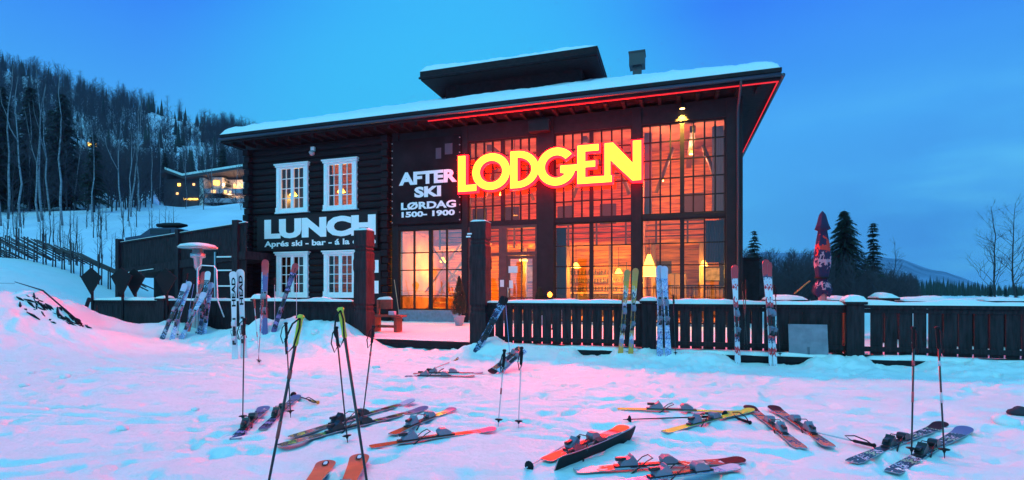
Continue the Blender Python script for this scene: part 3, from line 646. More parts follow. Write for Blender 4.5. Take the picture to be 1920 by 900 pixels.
for px, n_, w2, h2, lab in ((1265, NL+4.5, .5, 2.0, 'dark cabinet behind the big yellow lamp'), (900, NL+4.2, .4, 2.1, 'dark cabinet seen left of the entrance door'), (1330, NL+4.8, .7, 1.3, 'low dark dresser at the back of the right bay'), (790, NL+4.0, .6, 1.2, 'low dark dresser under the staircase')):
    t = lthing('cabinet', lab, 'cabinet', S(px, n_), n_, .36); MB().box(-w2, w2, -.25, .25, .1, h2).build('body', M_INTD, t, .01)
    for sx in (-1, 1): MB().box(min(sx*.02, sx*(w2-.03)), max(sx*.02, sx*(w2-.03)), -.27, -.251, .15, h2-.05).build('door', MATS['beam_wood'], t)
# upper storey: knee braces and a slanting beam
for pa, pb in ((905, 935), (1000, 970), (1075, 1105), (1180, 1150), (1230, 1262), (1350, 1318)):
    n_ = NL+2.2; o = MB().tube([(S(pa, n_), n_, 5.6), (S(pb, n_), n_, 7.4)], .08, 6).build('roof_brace', MATS['beam_wood'], lodge)
# tables, chairs and people-height furniture inside
def itable(px, n, lab):
    t = lthing('dining_table', lab, 'table', S(px, n), n, .36)
    MB().box(-.7, .7, -.4, .4, .71, .75).build('table_top', M_INTD, t)
    for sx in (-1, 1):
        for sy in (-1, 1): MB().box(sx*.62-.03, sx*.62+.03, sy*.33-.03, sy*.33+.03, 0, .71).build('leg', M_INTD, t)
    return t
for px, n, lab in ((1070, NL+1.6, 'dark table inside the left half of the lower middle bay'), (1145, NL+1.4, 'dark table inside the right half of the lower middle bay'), (1245, NL+1.8, 'dark table under the big yellow lamp'), (1330, NL+1.5, 'dark table in the lower right corner behind glass')):
    itable(px, n, lab)
k = 0
for px, n, lab in ((1052, NL+1.5, 'left chair at the table in the middle bay'), (1092, NL+1.5, 'chair between the two tables of the middle bay'), (1168, NL+1.4, 'rightmost chair inside the middle bay'), (1222, NL+1.8, 'chair left under the big yellow lamp'), (1268, NL+1.8, 'chair right of the big yellow lamp'), (1306, NL+1.5, 'chair left of the corner table behind glass')):
    t = lthing('dining_chair', lab, 'chair', S(px, n), n, .36)
    MB().box(-.22, .22, -.22, .22, .43, .47).build('seat', M_INTD, t)
    MB().box(-.22, -.18, -.22, .22, .47, 1.05).build('backrest', M_INTD, t)
    for sx in (-1, 1):
        for sy in (-1, 1): MB().box(sx*.2-.02, sx*.2+.02, sy*.2-.02, sy*.2+.02, 0, .43).build('leg', M_INTD, t)
def picture(px, n, z, w_, h_, lab):
    t = lthing('framed_picture', lab, 'picture', S(px, n), n, z)
    MB().box(-w_/2, w_/2, -.02, 0, 0, h_).build('frame', M_INTD, t); MB().box(-w_/2+.06, w_/2-.06, -.025, -.021, .06, h_-.06).build('print', mat('picture_print', (.6, .45, .25), .6, var=.5, vs=5), t)
picture(1062, IN-.03, 2.2, .7, .9, 'framed picture on the wooden back wall in the middle bay'); picture(992, IN-.03, 2.0, .7, .9, 'framed picture seen through the door glass')
picture(1330, IN-.03, 2.0, 1.0, .7, 'wide framed picture on the back wall in the right bay')
for pa, pb, n, za, zb, lab in ((1043, 1062, NL+.5, .4, 4.1, 'dark curtain hanging inside the left edge of the middle bay'), (1208, 1222, NL+.5, 4.4, 7.6, 'pale curtain inside the upper left of the right bay'), (1323, 1357, NL+.5, 2.6, 4.15, 'dark curtain behind the small panes right of the lower bay'), (1335, 1357, NL+.5, 4.4, 7.6, 'pale drawn curtain at the upper right corner of the right bay')):
    a, b = S(pa, n), S(pb, n); m = MB(); vs = []; q = 28
    for i in range(q+1): 
        for z_ in (za, zb): vs.append((a+(b-a)*i/q, n+.05*math.sin(i*1.6), z_))
    m.add(vs, [(2*i, 2*i+2, 2*i+3, 2*i+1) for i in range(q)], 0, True)
    o = m.build('curtain', mat('dark_curtain', (.05, .04, .10), .9) if 'dark' in lab else mat('pale_curtain', (.5, .3, .3), .9)); o.matrix_world = rot_l; tag(o, lab, 'curtain')
# ------------------------------------------------------------------ carved entrance posts
def carved(px0, px1, ztop, lab):
    s0, s1 = S(px0, NF-.22), S(px1, NF-.22); w_ = s1-s0
    t = lthing('carved_post', lab, 'post', (s0+s1)/2, NF, 0, group='carved posts at the entrance')
    m = MB(); h = w_/2; lv = [0, .95, 1.02, 1.08, 1.14, 1.2, 2.05, 2.12, 2.35, 2.42, ztop-.62, ztop-.56, ztop-.52, ztop-.47, ztop-.42, ztop]
    wd = [1, 1, .86, .93, .86, 1, .97, 1.04, 1.04, .97, .98, .84, .95, .84, 1.0, .97]
    for i in range(len(lv)-1):
        a, b = wd[i]*h, wd[i+1]*h
        vs = [(-a, -a, lv[i]), (a, -a, lv[i]), (a, a, lv[i]), (-a, a, lv[i]), (-b, -b, lv[i+1]), (b, -b, lv[i+1]), (b, b, lv[i+1]), (-b, b, lv[i+1])]
        m.add(vs, [(0, 1, 5, 4), (1, 2, 6, 5), (2, 3, 7, 6), (3, 0, 4, 7), (4, 5, 6, 7)])
    m.build('post_body', M_FENCE, t)
    snowstrip(-h, h, -h, h, ztop, .07, px0, .06, parent=t)
    return t
tp = carved(662, 686, 3.18, 'carved dark timber post left of the snowy entrance step')
tp = carved(880.5, 910, 3.27, 'carved dark timber post right of the snowy entrance step')
o = MB().box(-.06, .06, -.012, 0, 0, .035).box(-.09, .03, -.012, 0, -.07, -.035).build('small_plate', M_LETTER); o.matrix_world = Matrix.Translation(L(S(881.5, NF-.2), NF-.235, Z(880, 440, NF-.2))) @ rot_l; tag(o, 'tiny white plates screwed on the right carved post', 'plate')
# ------------------------------------------------------------------ fences
def fence(p0, p1, posts, lab, zb=.32, base=True, solid=(), seed=1, bw=.245):
    s0, s1 = S(p0, NF), S(p1, NF); t = lthing('board_fence', lab, 'fence', 0, 0, 0)
    m = MB(); x = s0; k = 0; pp = [S(a, NF) for a, _ in posts]
    random.seed(seed)
    nextp = sorted(pp)
    while x < s1-.05:
        if nextp and x > nextp[0]: m.build('boards', M_FENCE, t, .004); m = MB(); nextp = nextp[1:]
        x2 = min(x+bw-.032, s1)
        if not any(abs((x+x2)/2-p) < .17 for p in pp):
            g = .0 if any(S(a, NF) < x < S(b, NF) for a, b in solid) else 0
            if g == 0 and any(S(a, NF) < x < S(b, NF) for a, b in solid): m.box(x, x+bw-.004, NF+.012+random.uniform(-.004, .004), NF+.04, zb, 1.17)
            else: m.box(x, x2, NF+.012+random.uniform(-.004, .004), NF+.04, zb, 1.17)
        x += bw; k += 1
    m.build('boards', M_FENCE, t, .004)
    es = [s0]+pp+[s1]; m = MB(); m2 = MB(); tops = []
    for i in range(len(es)-1):
        a = es[i]+(.16 if i > 0 else 0); b = es[i+1]-(.16 if i < len(es)-2 else 0)
        if b-a < .05: continue
        m.box(a, b, NF-.06, NF+.10, 1.172, 1.245).box(a, b, NF-.012, NF+.008, 1.08, 1.168).box(a, b, NF-.02, NF+.008, .30, .40)
        snowstrip(a-.02, b+.02, NF-.09, NF+.13, 1.243, .085, seed+i, parent=t)
        if base:
            m2.box(a-.1, b+.1, NF-.30, NF-.03, .06, .17)
            snowstrip(a, b, NF-.30, NF-.04, .168, .07, seed+40+i, name='ledge_snow', parent=t, rag=.14)
    m.build('rail', M_FENCE, t, .006)
    if base: m2.box(s0, s1, NF-.26, NF+.0, -.25, .055).build('base_beam', M_WOOD, t)
    for (a, cap), p in zip(posts, pp):
        m = MB().box(p-.155, p+.155, NF-.155, NF+.155, .0, 1.25); 
        if cap: m.box(p-.2, p+.2, NF-.2, NF+.2, 1.25, 1.31)
        po = m.build('post', M_FENCE, t, .015)
        zc_ = 1.31 if cap else 1.25; r_ = .2 if cap else .155
        snowstrip(p-r_, p+r_, NF-r_, NF+r_, zc_, .11 if cap else .06, int(a), .05, name='snow_cap', parent=po)
    return t
fence(172, 662, [(309, 1), (489, 1)], 'low dark board fence with a snowy rail left of the entrance', .25, False, [(172, 662)], 2)
fence(911, 1960, [(1217, 1), (1600, 1)], 'long dark board fence with light in its gaps right of the entrance', .24, True, [(1455, 1600)], 5)
pb = lthing('blank_signboard', 'blank grey square board leaning on the fence near the second post', 'signboard', S(1516, NF-.2), NF-.2, .2)
MB().box(-.36, .36, -.02, 0, .0, .64, M=Matrix.Rotation(R(-9), 4, 'X')).build('sheet', M_PLATE, pb, .005)
MB().box(-.02, .02, -.035, -.021, .0, .17, M=Matrix.Rotation(R(-9), 4, 'X')).build('stain_strip', mat('darker_board', (.12, .12, .15), .7), pb)
# ------------------------------------------------------------------ bench at the entrance
nb = 14.0; sb = S(724, nb)
t = lthing('wooden_bench', 'snow-dusted red brown wooden bench behind the left carved post', 'bench', sb, nb, .27)
MB().box(-.42, .62, -.2, .2, .46, .52).build('seat', M_RWOOD, t, .01)
MB().box(-.42, .1, .16, .22, .7, 1.0).build('backrest', M_RWOOD, t, .01)
for sx in (-.34, .42): MB().box(sx-.05, sx+.05, -.17, .17, 0, .46).build('leg', M_RWOOD, t)
MB().box(-.3, .3, -.03, .03, .12, .2).build('stretcher', M_RWOOD, t)
snowstrip(-.42, .1, .14, .24, 1.0, .07, 3, .06, parent=t); MB().box(-.42, -.34, .12, .2, .5, 1.0).build('armrest', M_RWOOD, t)
o = MB().box(-.1, .1, -.07, .07, 0, .12).build('small_box', mat('pale_box', (.4, .45, .6), .6), None, .01); o.matrix_world = Matrix.Translation(L(sb+.22, nb, .79)) @ rot_l; tag(o, 'small pale box left on the end of the wooden bench', 'box')
# ------------------------------------------------------------------ conifers in pots
def hedge_tree(s, n, h, r, lab, pot=True):
    t = lthing('potted_conifer', lab, 'potted plant', s, n, .26)
    MB().lathe([(.14, 0), (.2, .3), (.23, .32), (.23, .36), (.18, .36)], 16).build('pot', mat('pot_grey', (.32, .34, .42), .6), t)
    MB().tube([(0, 0, .3), (0, 0, h*.7)], [.03, .01], 6).build('trunk', M_BARK, t)
    m = MB(); random.seed(int(h*100))
    for i in range(1100):
        z_ = random.random()**1.2; rr = r*(1-z_)**.7*(.35+.65*random.random()**.5); a = random.random()*6.28
        c_ = Vector((rr*math.cos(a), rr*math.sin(a), .42+z_*(h-.42))); d = Vector((math.cos(a)*.35, math.sin(a)*.35, 1)).normalized()*random.uniform(.08, .16)
        sd = Vector((-math.sin(a), math.cos(a), random.uniform(-.4, .4)))*.022
        m.add([c_-sd, c_+sd, c_+d], [(0, 1, 2)])
    m.build('crown', M_HEDGE, t)
hedge_tree(S(861, 17.6), 17.6, 1.75, .33, 'dark conical conifer in a grey pot beside the right carved post')
hedge_tree(S(1012, 18.6), 18.6, 1.35, .36, 'low dark conifer in front of the broad pillar right of the door')
fl = lthing('terrace_lantern', 'small glowing orange lantern behind the fence rail before the broad pillar', 'lantern', S(1031, 16.5), 16.5, .26)
MB().box(-.12, .12, -.12, .12, 0, .04).box(-.12, .12, -.12, .12, 1.02, 1.06).box(-.12, -.10, -.12, -.10, .04, 1.02).box(.10, .12, -.12, -.10, .04, 1.02).box(-.12, -.10, .10, .12, .04, 1.02).box(.10, .12, .10, .12, .04, 1.02).build('frame', M_BLACK, fl)
MB().lathe([(.01, 1.07), (.06, 1.10), (.085, 1.16), (.06, 1.22), (.01, 1.26)], 12).build('flame', mat('flame_glow', (.9, .4, .1), .5, emit=(1, .22, .015), es=9), fl)
shv = thing('snow_shovel', 'thin broom leaning on the wall beside the log corner', 'broom', L(S(742, 18.9), 18.9, .28))
shv.name = 'broom'
MB().tube([(0.18, 0, .05), (-.12, .25, 1.75)], .016, 6).build('handle', mat('pale_stick', (.35, .3, .2), .6), shv); MB().box(.05, .32, -.04, .04, 0, .1).build('brush', M_BLACK, shv)
# ------------------------------------------------------------------ terrace tables, parasol
nt_ = 15.2
def ttable(px, n, h, w_, lab):
    t = lthing('terrace_table', lab, 'table', S(px, n), n, .26, group='snow-covered tables on the terrace')
    tt = MB().box(-w_, w_, -.4, .4, h-.05, h).build('table_top', M_WOOD, t, .01)
    for sx in (-1, 1): MB().prism([(-.05, 0), (.05, 0), (.05, h-.05), (-.05, h-.05)], -.35, .35, M=Matrix.Translation((sx*(w_-.15), 0, 0))).build('leg', M_WOOD, t)
    snowstrip(-w_, w_, -.4, .4, h, .10, px, .1, parent=t)
    return t
for px, n, h, w_, lab in ((1470, 17.0, 1.02, .55, 'snow-covered terrace table behind the fence left of the parasol'), (1572, 16.5, 1.02, .3, 'small snowy table just right of the parasol'), (1656, 15.0, 1.1, .22, 'small pointed heap of snow on a table right of the capped fence post'), (1726, 15.5, 1.02, .5, 'wide snowy table top left of the last terrace tables'), (1800, 14.5, 1.0, .35, 'second snowy table from the right edge'), (1870, 14.2, 1.05, .4, 'snowy table nearest the right edge of the terrace')):
    ttable(px, n, h, w_, lab)
sk = thing('wooden_stick', 'orange wooden stick poking up from the snowy table left of the parasol', 'stick', P(1490, 549, 14.0))
MB().tube([(0, 0, -.02), (.42, 0, .33)], .022, 6).build('shaft', mat('orange_wood', (.5, .2, .06), .6), sk)
np_ = 15.6; pz = lthing('parasol', 'closed dark parasol with red and pink print standing on the terrace', 'parasol', S(1542, np_), np_, .26)
MB().tube([(0, 0, 0), (0, 0, 3.35)], .035, 10).build('pole', M_WOOD, pz)
MB().tube([(0, 0, .9), (0, 0, 1.85)], .10, 12).build('pole_cover', mat('pink_sleeve', (.5, .22, .22), .7), pz)
m = MB(); prof = [(.02, 3.55), (.10, 3.45), (.16, 3.2), (.21, 3.05), (.12, 3.0), (.17, 2.7), (.22, 2.3), (.22, 2.05), (.17, 1.8), (.13, 1.62), (.22, 1.45), (.27, 1.30), (.2, 1.2)]
nn_ = 42; vs = []
for i, (r_, z_) in enumerate(prof):
    for k in range(nn_):
        a = 2*math.pi*k/nn_; rr = r_*.84*(1+.20*abs(math.cos(3.5*a+.25*i))*min(1, i/3)-.08); vs.append((rr*math.cos(a), rr*math.sin(a), z_*.965+.05*math.cos(4*a)*(1 if i > 9 else 0)))
m.add(vs, [(i*nn_+k, (i+1)*nn_+k, (i+1)*nn_+(k+1) % nn_, i*nn_+(k+1) % nn_) for i in range(len(prof)-1) for k in range(nn_)], 0, True)
mcl = stripes('parasol_cloth', [(0, (.022, .018, .06)), (.345, (.55, .25, .32)), (.375, (.022, .018, .06)), (.50, (.55, .25, .32)), (.53, (.022, .018, .06)), (.585, (.75, .04, .03)), (.65, (.022, .018, .06))], .25, 2, .11, .95, 6)
m.build('canopy', mcl, pz); MB().lathe([(.17, 1.6), (.18, 1.63), (.17, 1.66)], 16).build('strap', M_BLACK, pz)
# dark gate tower at the right corner of the lodge
tw = lthing('timber_shed', 'tiny black timber shed front beside the right corner of the lodge', 'shed', S(1406, NL+2.5), NL+2.5, .2)
MB().box(-.35, .35, 0, 1.2, 0, 2.6).build('wall', M_WOOD, tw); MB().box(-.42, .42, -.06, 1.26, 2.6, 2.68).build('roof', M_WOOD, tw)
# ------------------------------------------------------------------ raised walkway on the left
ww = thing('raised_walkway', 'black timber raised walkway with a tall solid parapet left of the lodge', 'walkway')
wa = Vector(((222-960)/F*24.0, 24.0, 0)); wb = Vector(((462-960)/F*22.5, 22.5, 0)); wdir = (wb-wa).normalized(); WL = (wb-wa).length
wz0 = EYE+(HY-455)/F*24.0; wz1 = EYE+(HY-417)/F*22.5
def WP(t, off, z): 
    nrm_ = Vector((-wdir.y, wdir.x, 0)); return wa+wdir*(t*WL)+nrm_*off+Vector((0, 0, z))
def wbox(m, t0, t1, o0, o1, za0, za1, zb0, zb1):
    vs = [WP(t0, o0, za0), WP(t1, o0, za1), WP(t1, o1, za1), WP(t0, o1, za0), WP(t0, o0, zb0), WP(t1, o0, zb1), WP(t1, o1, zb1), WP(t0, o1, zb0)]
    m.add(vs, [(0, 3, 2, 1), (4, 5, 6, 7), (0, 1, 5, 4), (1, 2, 6, 5), (2, 3, 7, 6), (3, 0, 4, 7)])
top_ = lambda t: wz0+(wz1-wz0)*t
m = MB(); k = 0
NBD = 46
for k in range(NBD):
    t0, t1 = k/NBD, (k+.93)/NBD; wbox(m, t0, t1, 0, .04, top_(t0)-1.25, top_(t1)-1.25, top_(t0)-.07, top_(t1)-.07)
m.build('parapet', M_FENCE, ww)
m = MB(); wbox(m, 0, 1, -.06, .10, top_(0)-.07, top_(1)-.07, top_(0), top_(1)); wbox(m, 0, 1, -.08, 1.8, top_(0)-1.62, top_(1)-1.62, top_(0)-1.26, top_(1)-1.26); m.build('rail', M_FENCE, ww)
for t, w_ in ((0.01, .013), (.49, .013), (.93, .02)):
    m = MB(); wbox(m, t-w_, t+w_, -.14, .16, 0, 0, top_(t)+.16, top_(t)+.16); m.build('post', M_FENCE, ww)
m = MB(); wbox(m, .0, 1, 1.85, 1.95, 0, 0, top_(0)-1.3, top_(1)-1.3); wbox(m, .52, 1, -.02, .02, 0, 0, top_(.52)-1.63, top_(1)-1.63); m.build('back_wall', M_WOOD, ww)
m = MB(); wbox(m, .02, 1, -.05, .10, top_(0)-.002, top_(1)-.002, top_(0)+.035, top_(1)+.035)
wbox(m, .10, .30, -.11, -.081, top_(.10)-1.5, top_(.30)-1.5, top_(.10)-1.47, top_(.30)-1.47)
m.build('rail_snow', M_SNOW, ww)
m = MB()
for z_ in (.95, 1.75, 2.45, 3.05): wbox(m, .79, .9, -.10, -.06, z_, z_, z_+.06, z_+.06)
m.build('step_snow', M_SNOW, ww)
m = MB(); wbox(m, .775, .785, -.12, -.05, .3, .3, 3.3, 3.3); m.build('ladder_side', M_METAL, ww)
m = MB(); wbox(m, .0, .012, -.2, -.1, 0, 0, 0.1, 0.1); 
# parked car above the walkway
cc = thing('parked_car', 'snowy dark car parked behind the raised walkway, only its roof showing', 'car', P(318, 436, 31)-Vector((0, 0, 1.25)))
m = MB(); prof = [(-2.1, .35), (-2.1, .85), (-1.2, 1.0), (-.6, 1.42), (.9, 1.45), (1.6, 1.0), (2.1, .9), (2.15, .35)]
m.prism([(a, b) for a, b in prof], -.8, .8); m.build('body', mat('car_paint', (.05, .06, .10), .3, .3), cc, .05)
for sx in (-1.35, 1.35):
    for sy in (-.82, .82): MB().lathe([(.05, -.1), (.32, -.1), (.34, 0), (.32, .1), (.05, .1)], 16, M=Matrix.Translation((sx, sy, .33)) @ Matrix.Rotation(R(90), 4, 'X')).build('wheel', M_BLACK, cc)
MB().lathe([(.0, -.9), (.2, -.8), (.3, -.3), (.3, .5), (.12, .95), (0, 1)], 14, M=Matrix.Translation((.1, 0, 1.68)) @ Matrix.Rotation(R(90), 4, 'Y') @ Matrix.Scale(.55, 4, (1, 0, 0))).build('roof_box', M_BLACK, cc)
MB().box(-.6, .6, -.84, .84, 1.05, 1.35).build('window', mat('car_glass', (.02, .02, .03), .1), cc)
# ------------------------------------------------------------------ patio heater
hd = 15.2; hp = P(371, 548, hd); t = thing('patio_heater', 'steel patio heater with snow on its wide hood behind the left fence', 'heater', (hp.x, hp.y, .27))
zt_ = EYE+(HY-462)/F*hd-.27
MB().lathe([(.24, 0), (.24, .7), (.2, .74)], 16).build('base', M_METAL, t); MB().tube([(0, 0, .7), (0, 0, zt_-.6)], .035, 8).build('pole', M_METAL, t)
MB().lathe([(.05, zt_-.72), (.10, zt_-.62), (.12, zt_-.36), (.2, zt_-.33), (.2, zt_-.22), (.15, zt_-.2), (.13, zt_-.02)], 16).build('burner', M_METAL, t)
MB().lathe([(.52, zt_-.06), (.50, zt_-.05), (.3, zt_+.02), (.1, zt_+.06)], 24).build('hood', M_METAL, t)
MB().lathe([(.53, zt_-.03), (.45, zt_+.045), (.25, zt_+.09), (.0, zt_+.12)], 24).build('snow_cap', M_SNOW, t)
rf = thing('tubular_frame', 'bent white tube frame standing behind the left fence beside the heater', 'frame', (P(385, 548, 14.9).x, 14.9, .27))
MB().tube([(-.25, 0, 0), (-.22, 0, 1.95), (-.1, 0, 2.02), (.25, 0, 2.0), (.33, 0, 1.9), (.36, 0, 1.0), (.55, 0, .5)], .018, 6).build('tube', M_WHITE, rf)
# kite shaped boards
for px, py0, py1, w_, d, lab in ((171, 502, 553, 19.5, 16.9, 'black kite-shaped board at the left end of the low fence'), (228, 501, 556, 20, 16.4, 'black kite-shaped board second from the left above the low fence'), (252, 503, 556, 20, 16.7, 'black kite-shaped board overlapping the second kite board'), (311, 503, 556, 20, 15.6, 'black kite-shaped board in the shade under the walkway')):
    c_ = P(px, 548, d); z_ = lambda y: EYE-(y-HY)/F*d
    t = thing('kite_board', lab, 'board', (c_.x, c_.y, 1.2), group='kite-shaped boards on the fence')
    ww_ = w_/F*d
    MB().prism([(0, z_(py1)-1.2), (ww_, z_(py0+17)-1.2), (0, z_(py0)-1.2), (-ww_, z_(py0+17)-1.2)], -.02, .02).build('board', M_BLACK, t)
    MB().box(-.03, .03, .021, .07, -1.0, z_(py0+20)-1.2).build('stake', M_WOOD, t)
o = MB(); a, b = P(151, 609, 15.6), P(167, 560, 16.6); o.tube([a, b], .055, 6); o = o.build('leaning_plank', M_WOOD); tag(o, 'dark plank leaning against the left end of the low fence', 'plank')
# pole fence (slanting rails)
pf = thing('pole_fence', 'weathered pole fence of slanting rails along the snowy crest on the left', 'fence')
m = MB(); m2 = MB(); random.seed(5)
def crest(px, d): return float(gh((px-960)/F*d, d))
dF = 28.6
for i in range(15):
    px = -20+i*17.3
    zb = crest(px, dF); h_ = random.uniform(1.15, 1.55) if i % 3 else 2.0
    X_ = (px-960)/F*dF
    for o_ in (-.09, .09): m.tube([(X_, dF+o_, zb-.3), (X_+random.uniform(-.05, .05), dF+o_, zb+h_*.85)], .035, 5)
for i in range(44):
    px = -60+i*6.2; d2 = dF+random.uniform(-.03, .03); X_ = (px-960)/F*d2; zb = crest(min(px, 205), d2)
    m2.tube([(X_, d2, zb+random.uniform(1.0, 1.25)), (X_+2.5+random.uniform(-.3, .3), d2, zb-.05+random.uniform(-.1, .1))], .035, 5)
m.build('stake', mat('old_pole', (.07, .055, .06), .9), pf); m2.build('slanting_rails', MATS['old_pole'], pf)
# half-buried safety net
sn = thing('safety_net', 'dark crumpled safety net half buried in snow on the left mound', 'net')
m = MB(); random.seed(9)
path = [G(33, 547), G(48, 560), G(72, 575), G(100, 588), G(128, 600), G(152, 611)]
for i in range(len(path)-1):
    dens = (14, 16, 6, 12, 16)[i]
    for k in range(dens):
        f = random.random(); q_ = path[i].lerp(path[i+1], f); x_, y_ = q_.x+random.gauss(0, .10), q_.y+random.gauss(0, .13)
        pts_ = []
        an = random.uniform(-.9, .3); l_ = random.uniform(.05, .16)
        for u_ in (-1, 0, 1):
            xx, yy = x_+u_*l_*math.cos(an), y_+u_*l_*math.sin(an); pts_.append((xx, yy, float(gh(xx, yy))+random.uniform(-.03, .03)))
        m.tube(pts_, [.01, .03, .01], 4)
m.build('mesh_roll', M_BLACK, sn); MB().tube([G(28, 541)+Vector((0, 0, .3)), G(80, 566)+Vector((0, 0, .28)), G(154, 612)+Vector((0, 0, .05))], .018, 5).build('edge_wire', M_BLACK, sn)
MB().tube([G(-20, 535)+Vector((0, 0, .1)), G(28, 543)+Vector((0, 0, .28))], .01, 4).build('guy_line', M_BLACK, sn)
# snow lumps and the dark thing at the right edge
def lump(px, py, r_, lab, mt=None, nm='snow_clump'):
    g = G(px, py); m = MB(); n1, n2 = 12, 8; vs = []
    for i in range(n2+1):
        for k in range(n1):
            a = 2*math.pi*k/n1; b = math.pi*i/n2; q = r_*(.75+.5*float(vnoise(math.cos(a)*math.sin(b)*2+px, math.sin(a)*math.sin(b)*2+math.cos(b)*2, 1, 3)))
            vs.append((q*math.cos(a)*math.sin(b)*1.2, q*math.sin(a)*math.sin(b), q*math.cos(b)*.7))
    m.add(vs, [(i*n1+k, (i+1)*n1+k, (i+1)*n1+(k+1) % n1, i*n1+(k+1) % n1) for i in range(n2) for k in range(n1)], 0, True)
    o = m.build(nm, mt or M_SNOW); o.location = g+Vector((0, 0, r_*.25)); tag(o, lab, nm.replace('_', ' ')); return o
lump(229, 806, .055, 'fist-sized snow clump alone on the lower left snow'); lump(122, 709, .07, 'small snow clump on the left slope'); lump(366, 770, .04, 'tiny snow clump left of the ground skis'); lump(46, 724, .06, 'snow clump near the left edge')
lump(1885, 795, .10, 'pale snow clump at the right edge beside a dark stone'); lump(1914, 778, .10, 'dark stone half buried in snow at the right edge', mat('dark_stone', (.03, .03, .04), .8), 'stone')
for i, (px, py, r_) in enumerate(((590, 625, .09), (470, 640, .07), (640, 640, .1), (705, 690, .06), (530, 660, .07), (60, 700, .05))):
    lump(px, py, r_, ['rounded snow clump on the bank near the yellow topped pole', 'snow clump between the white upright skis and red skis', 'snow clump on the bank left of the carved post', 'snow clump below the snowy entrance step', 'snow clump in front of the leaning purple ski', 'little snow clump far out on the left slope'][i])
# ------------------------------------------------------------------ skis and poles
def frame_mat(A, B, up):
    x = (B-A).normalized(); z = (up-x*up.dot(x)).normalized(); y = z.cross(x)
    return Matrix(((x.x, y.x, z.x, A.x), (x.y, y.y, z.y, A.y), (x.z, y.z, z.z, A.z), (0, 0, 0, 1)))
M_BASE = mat('ski_base', (.010, .010, .013), .65, spec=.2); M_SIDE = mat('ski_edge', (.35, .35, .4), .3, .6)
M_BIND = mat('binding_grey', (.20, .22, .28), .4, .3); M_BINDK = mat('binding_black', (.02, .02, .022), .35)
M_BINDW = mat('binding_white', (.65, .65, .68), .4)
TOP = {
 'purple': stripes('ski_purple', [(0, (.10, .08, .22)), (.3, (.03, .02, .05)), (.5, (.32, .22, .5)), (.62, (.05, .04, .1)), (.85, (.2, .15, .35))], 2.2),
 'yellowgreen': stripes('ski_dark_green', [(0, (.03, .03, .035)), (.35, (.25, .45, .05)), (.45, (.03, .03, .035)), (.6, (.45, .10, .12)), (.8, (.3, .3, .36)), (.9, (.03, .03, .03))], 3.0, 0, .35),
 'orange': stripes('ski_orange', [(0, (.75, .10, .03)), (.55, (.60, .07, .04)), (.7, (.4, .25, .3)), (.8, (.8, .16, .03))], 1.6),
 'plainorange': mat('ski_plain_orange', (.80, .11, .03), .3, var=.15),
 'redpink': stripes('ski_red_pink', [(0, (.75, .06, .06)), (.4, (.6, .3, .38)), (.6, (.7, .04, .05)), (.85, (.1, .06, .1))], 1.4),
 'redwhite': stripes('ski_red_white', [(0, (.75, .75, .8)), (.35, (.75, .04, .05)), (.5, (.6, .6, .68)), (.7, (.08, .07, .14)), (.8, (.62, .06, .07))], 1.5, 0, .3),
 'yellow': stripes('ski_yellow', [(0, (.65, .70, .05)), (.5, (.75, .6, .08)), (.8, (.55, .65, .04)), (.93, (.12, .1, .04))], 1.3, 0, .2),
 'gold': stripes('ski_gold', [(0, (.72, .36, .05)), (.25, (.60, .32, .08)), (.35, (.25, .22, .4)), (.5, (.6, .6, .65)), (.6, (.42, .28, .1)), (.75, (.08, .08, .14)), (.85, (.6, .55, .5))], 1.35, 0, .3),
 'bluewhite': stripes('ski_blue_white', [(0, (.55, .62, .78)), (.2, (.08, .10, .25)), (.3, (.35, .45, .75)), (.55, (.06, .08, .2)), (.65, (.6, .65, .8)), (.85, (.2, .3, .6))], 3.2, 0, .6),
 'darkblue': stripes('ski_dark_blue', [(0, (.03, .04, .09)), (.3, (.2, .35, .6)), (.45, (.02, .02, .04)), (.7, (.35, .45, .6)), (.8, (.03, .03, .08))], 3.0, 0, .5),
 'white': mat('ski_white', (.74, .74, .76), .3),
 'blackwhite': stripes('ski_black_white', [(0, (.04, .04, .06)), (.35, (.45, .5, .6)), (.45, (.03, .03, .05)), (.7, (.35, .55, .3)), (.78, (.06, .06, .1)), (.9, (.6, .6, .66))], 1.8, 0, .4),
 'orangeblack': stripes('ski_orange_black', [(0, (.75, .15, .05)), (.3, (.08, .05, .09)), (.45, (.75, .12, .05)), (.7, (.5, .35, .42)), (.8, (.10, .06, .10))], 2.0, 0, .3),
 'red': stripes('ski_red', [(0, (.12, .12, .3)), (.4, (.65, .1, .12)), (.7, (.5, .05, .07)), (.9, (.5, .4, .5))], .9, 0, .2),
}
TIPC = {'black': M_BASE, 'blue': mat('tip_blue', (.10, .14, .3), .3), 'orange': TOP['plainorange'], 'red': mat('tip_red', (.6, .05, .06), .3), 'pale': mat('tip_pale', (.5, .55, .7), .3), 'white': TOP['white'], 'yellow': mat('tip_yellow', (.65, .68, .06), .3), 'gold': mat('tip_gold', (.5, .3, .08), .3)}
GR = {'lie': 'skis lying on the snow', 'up': 'skis standing against the fence'}
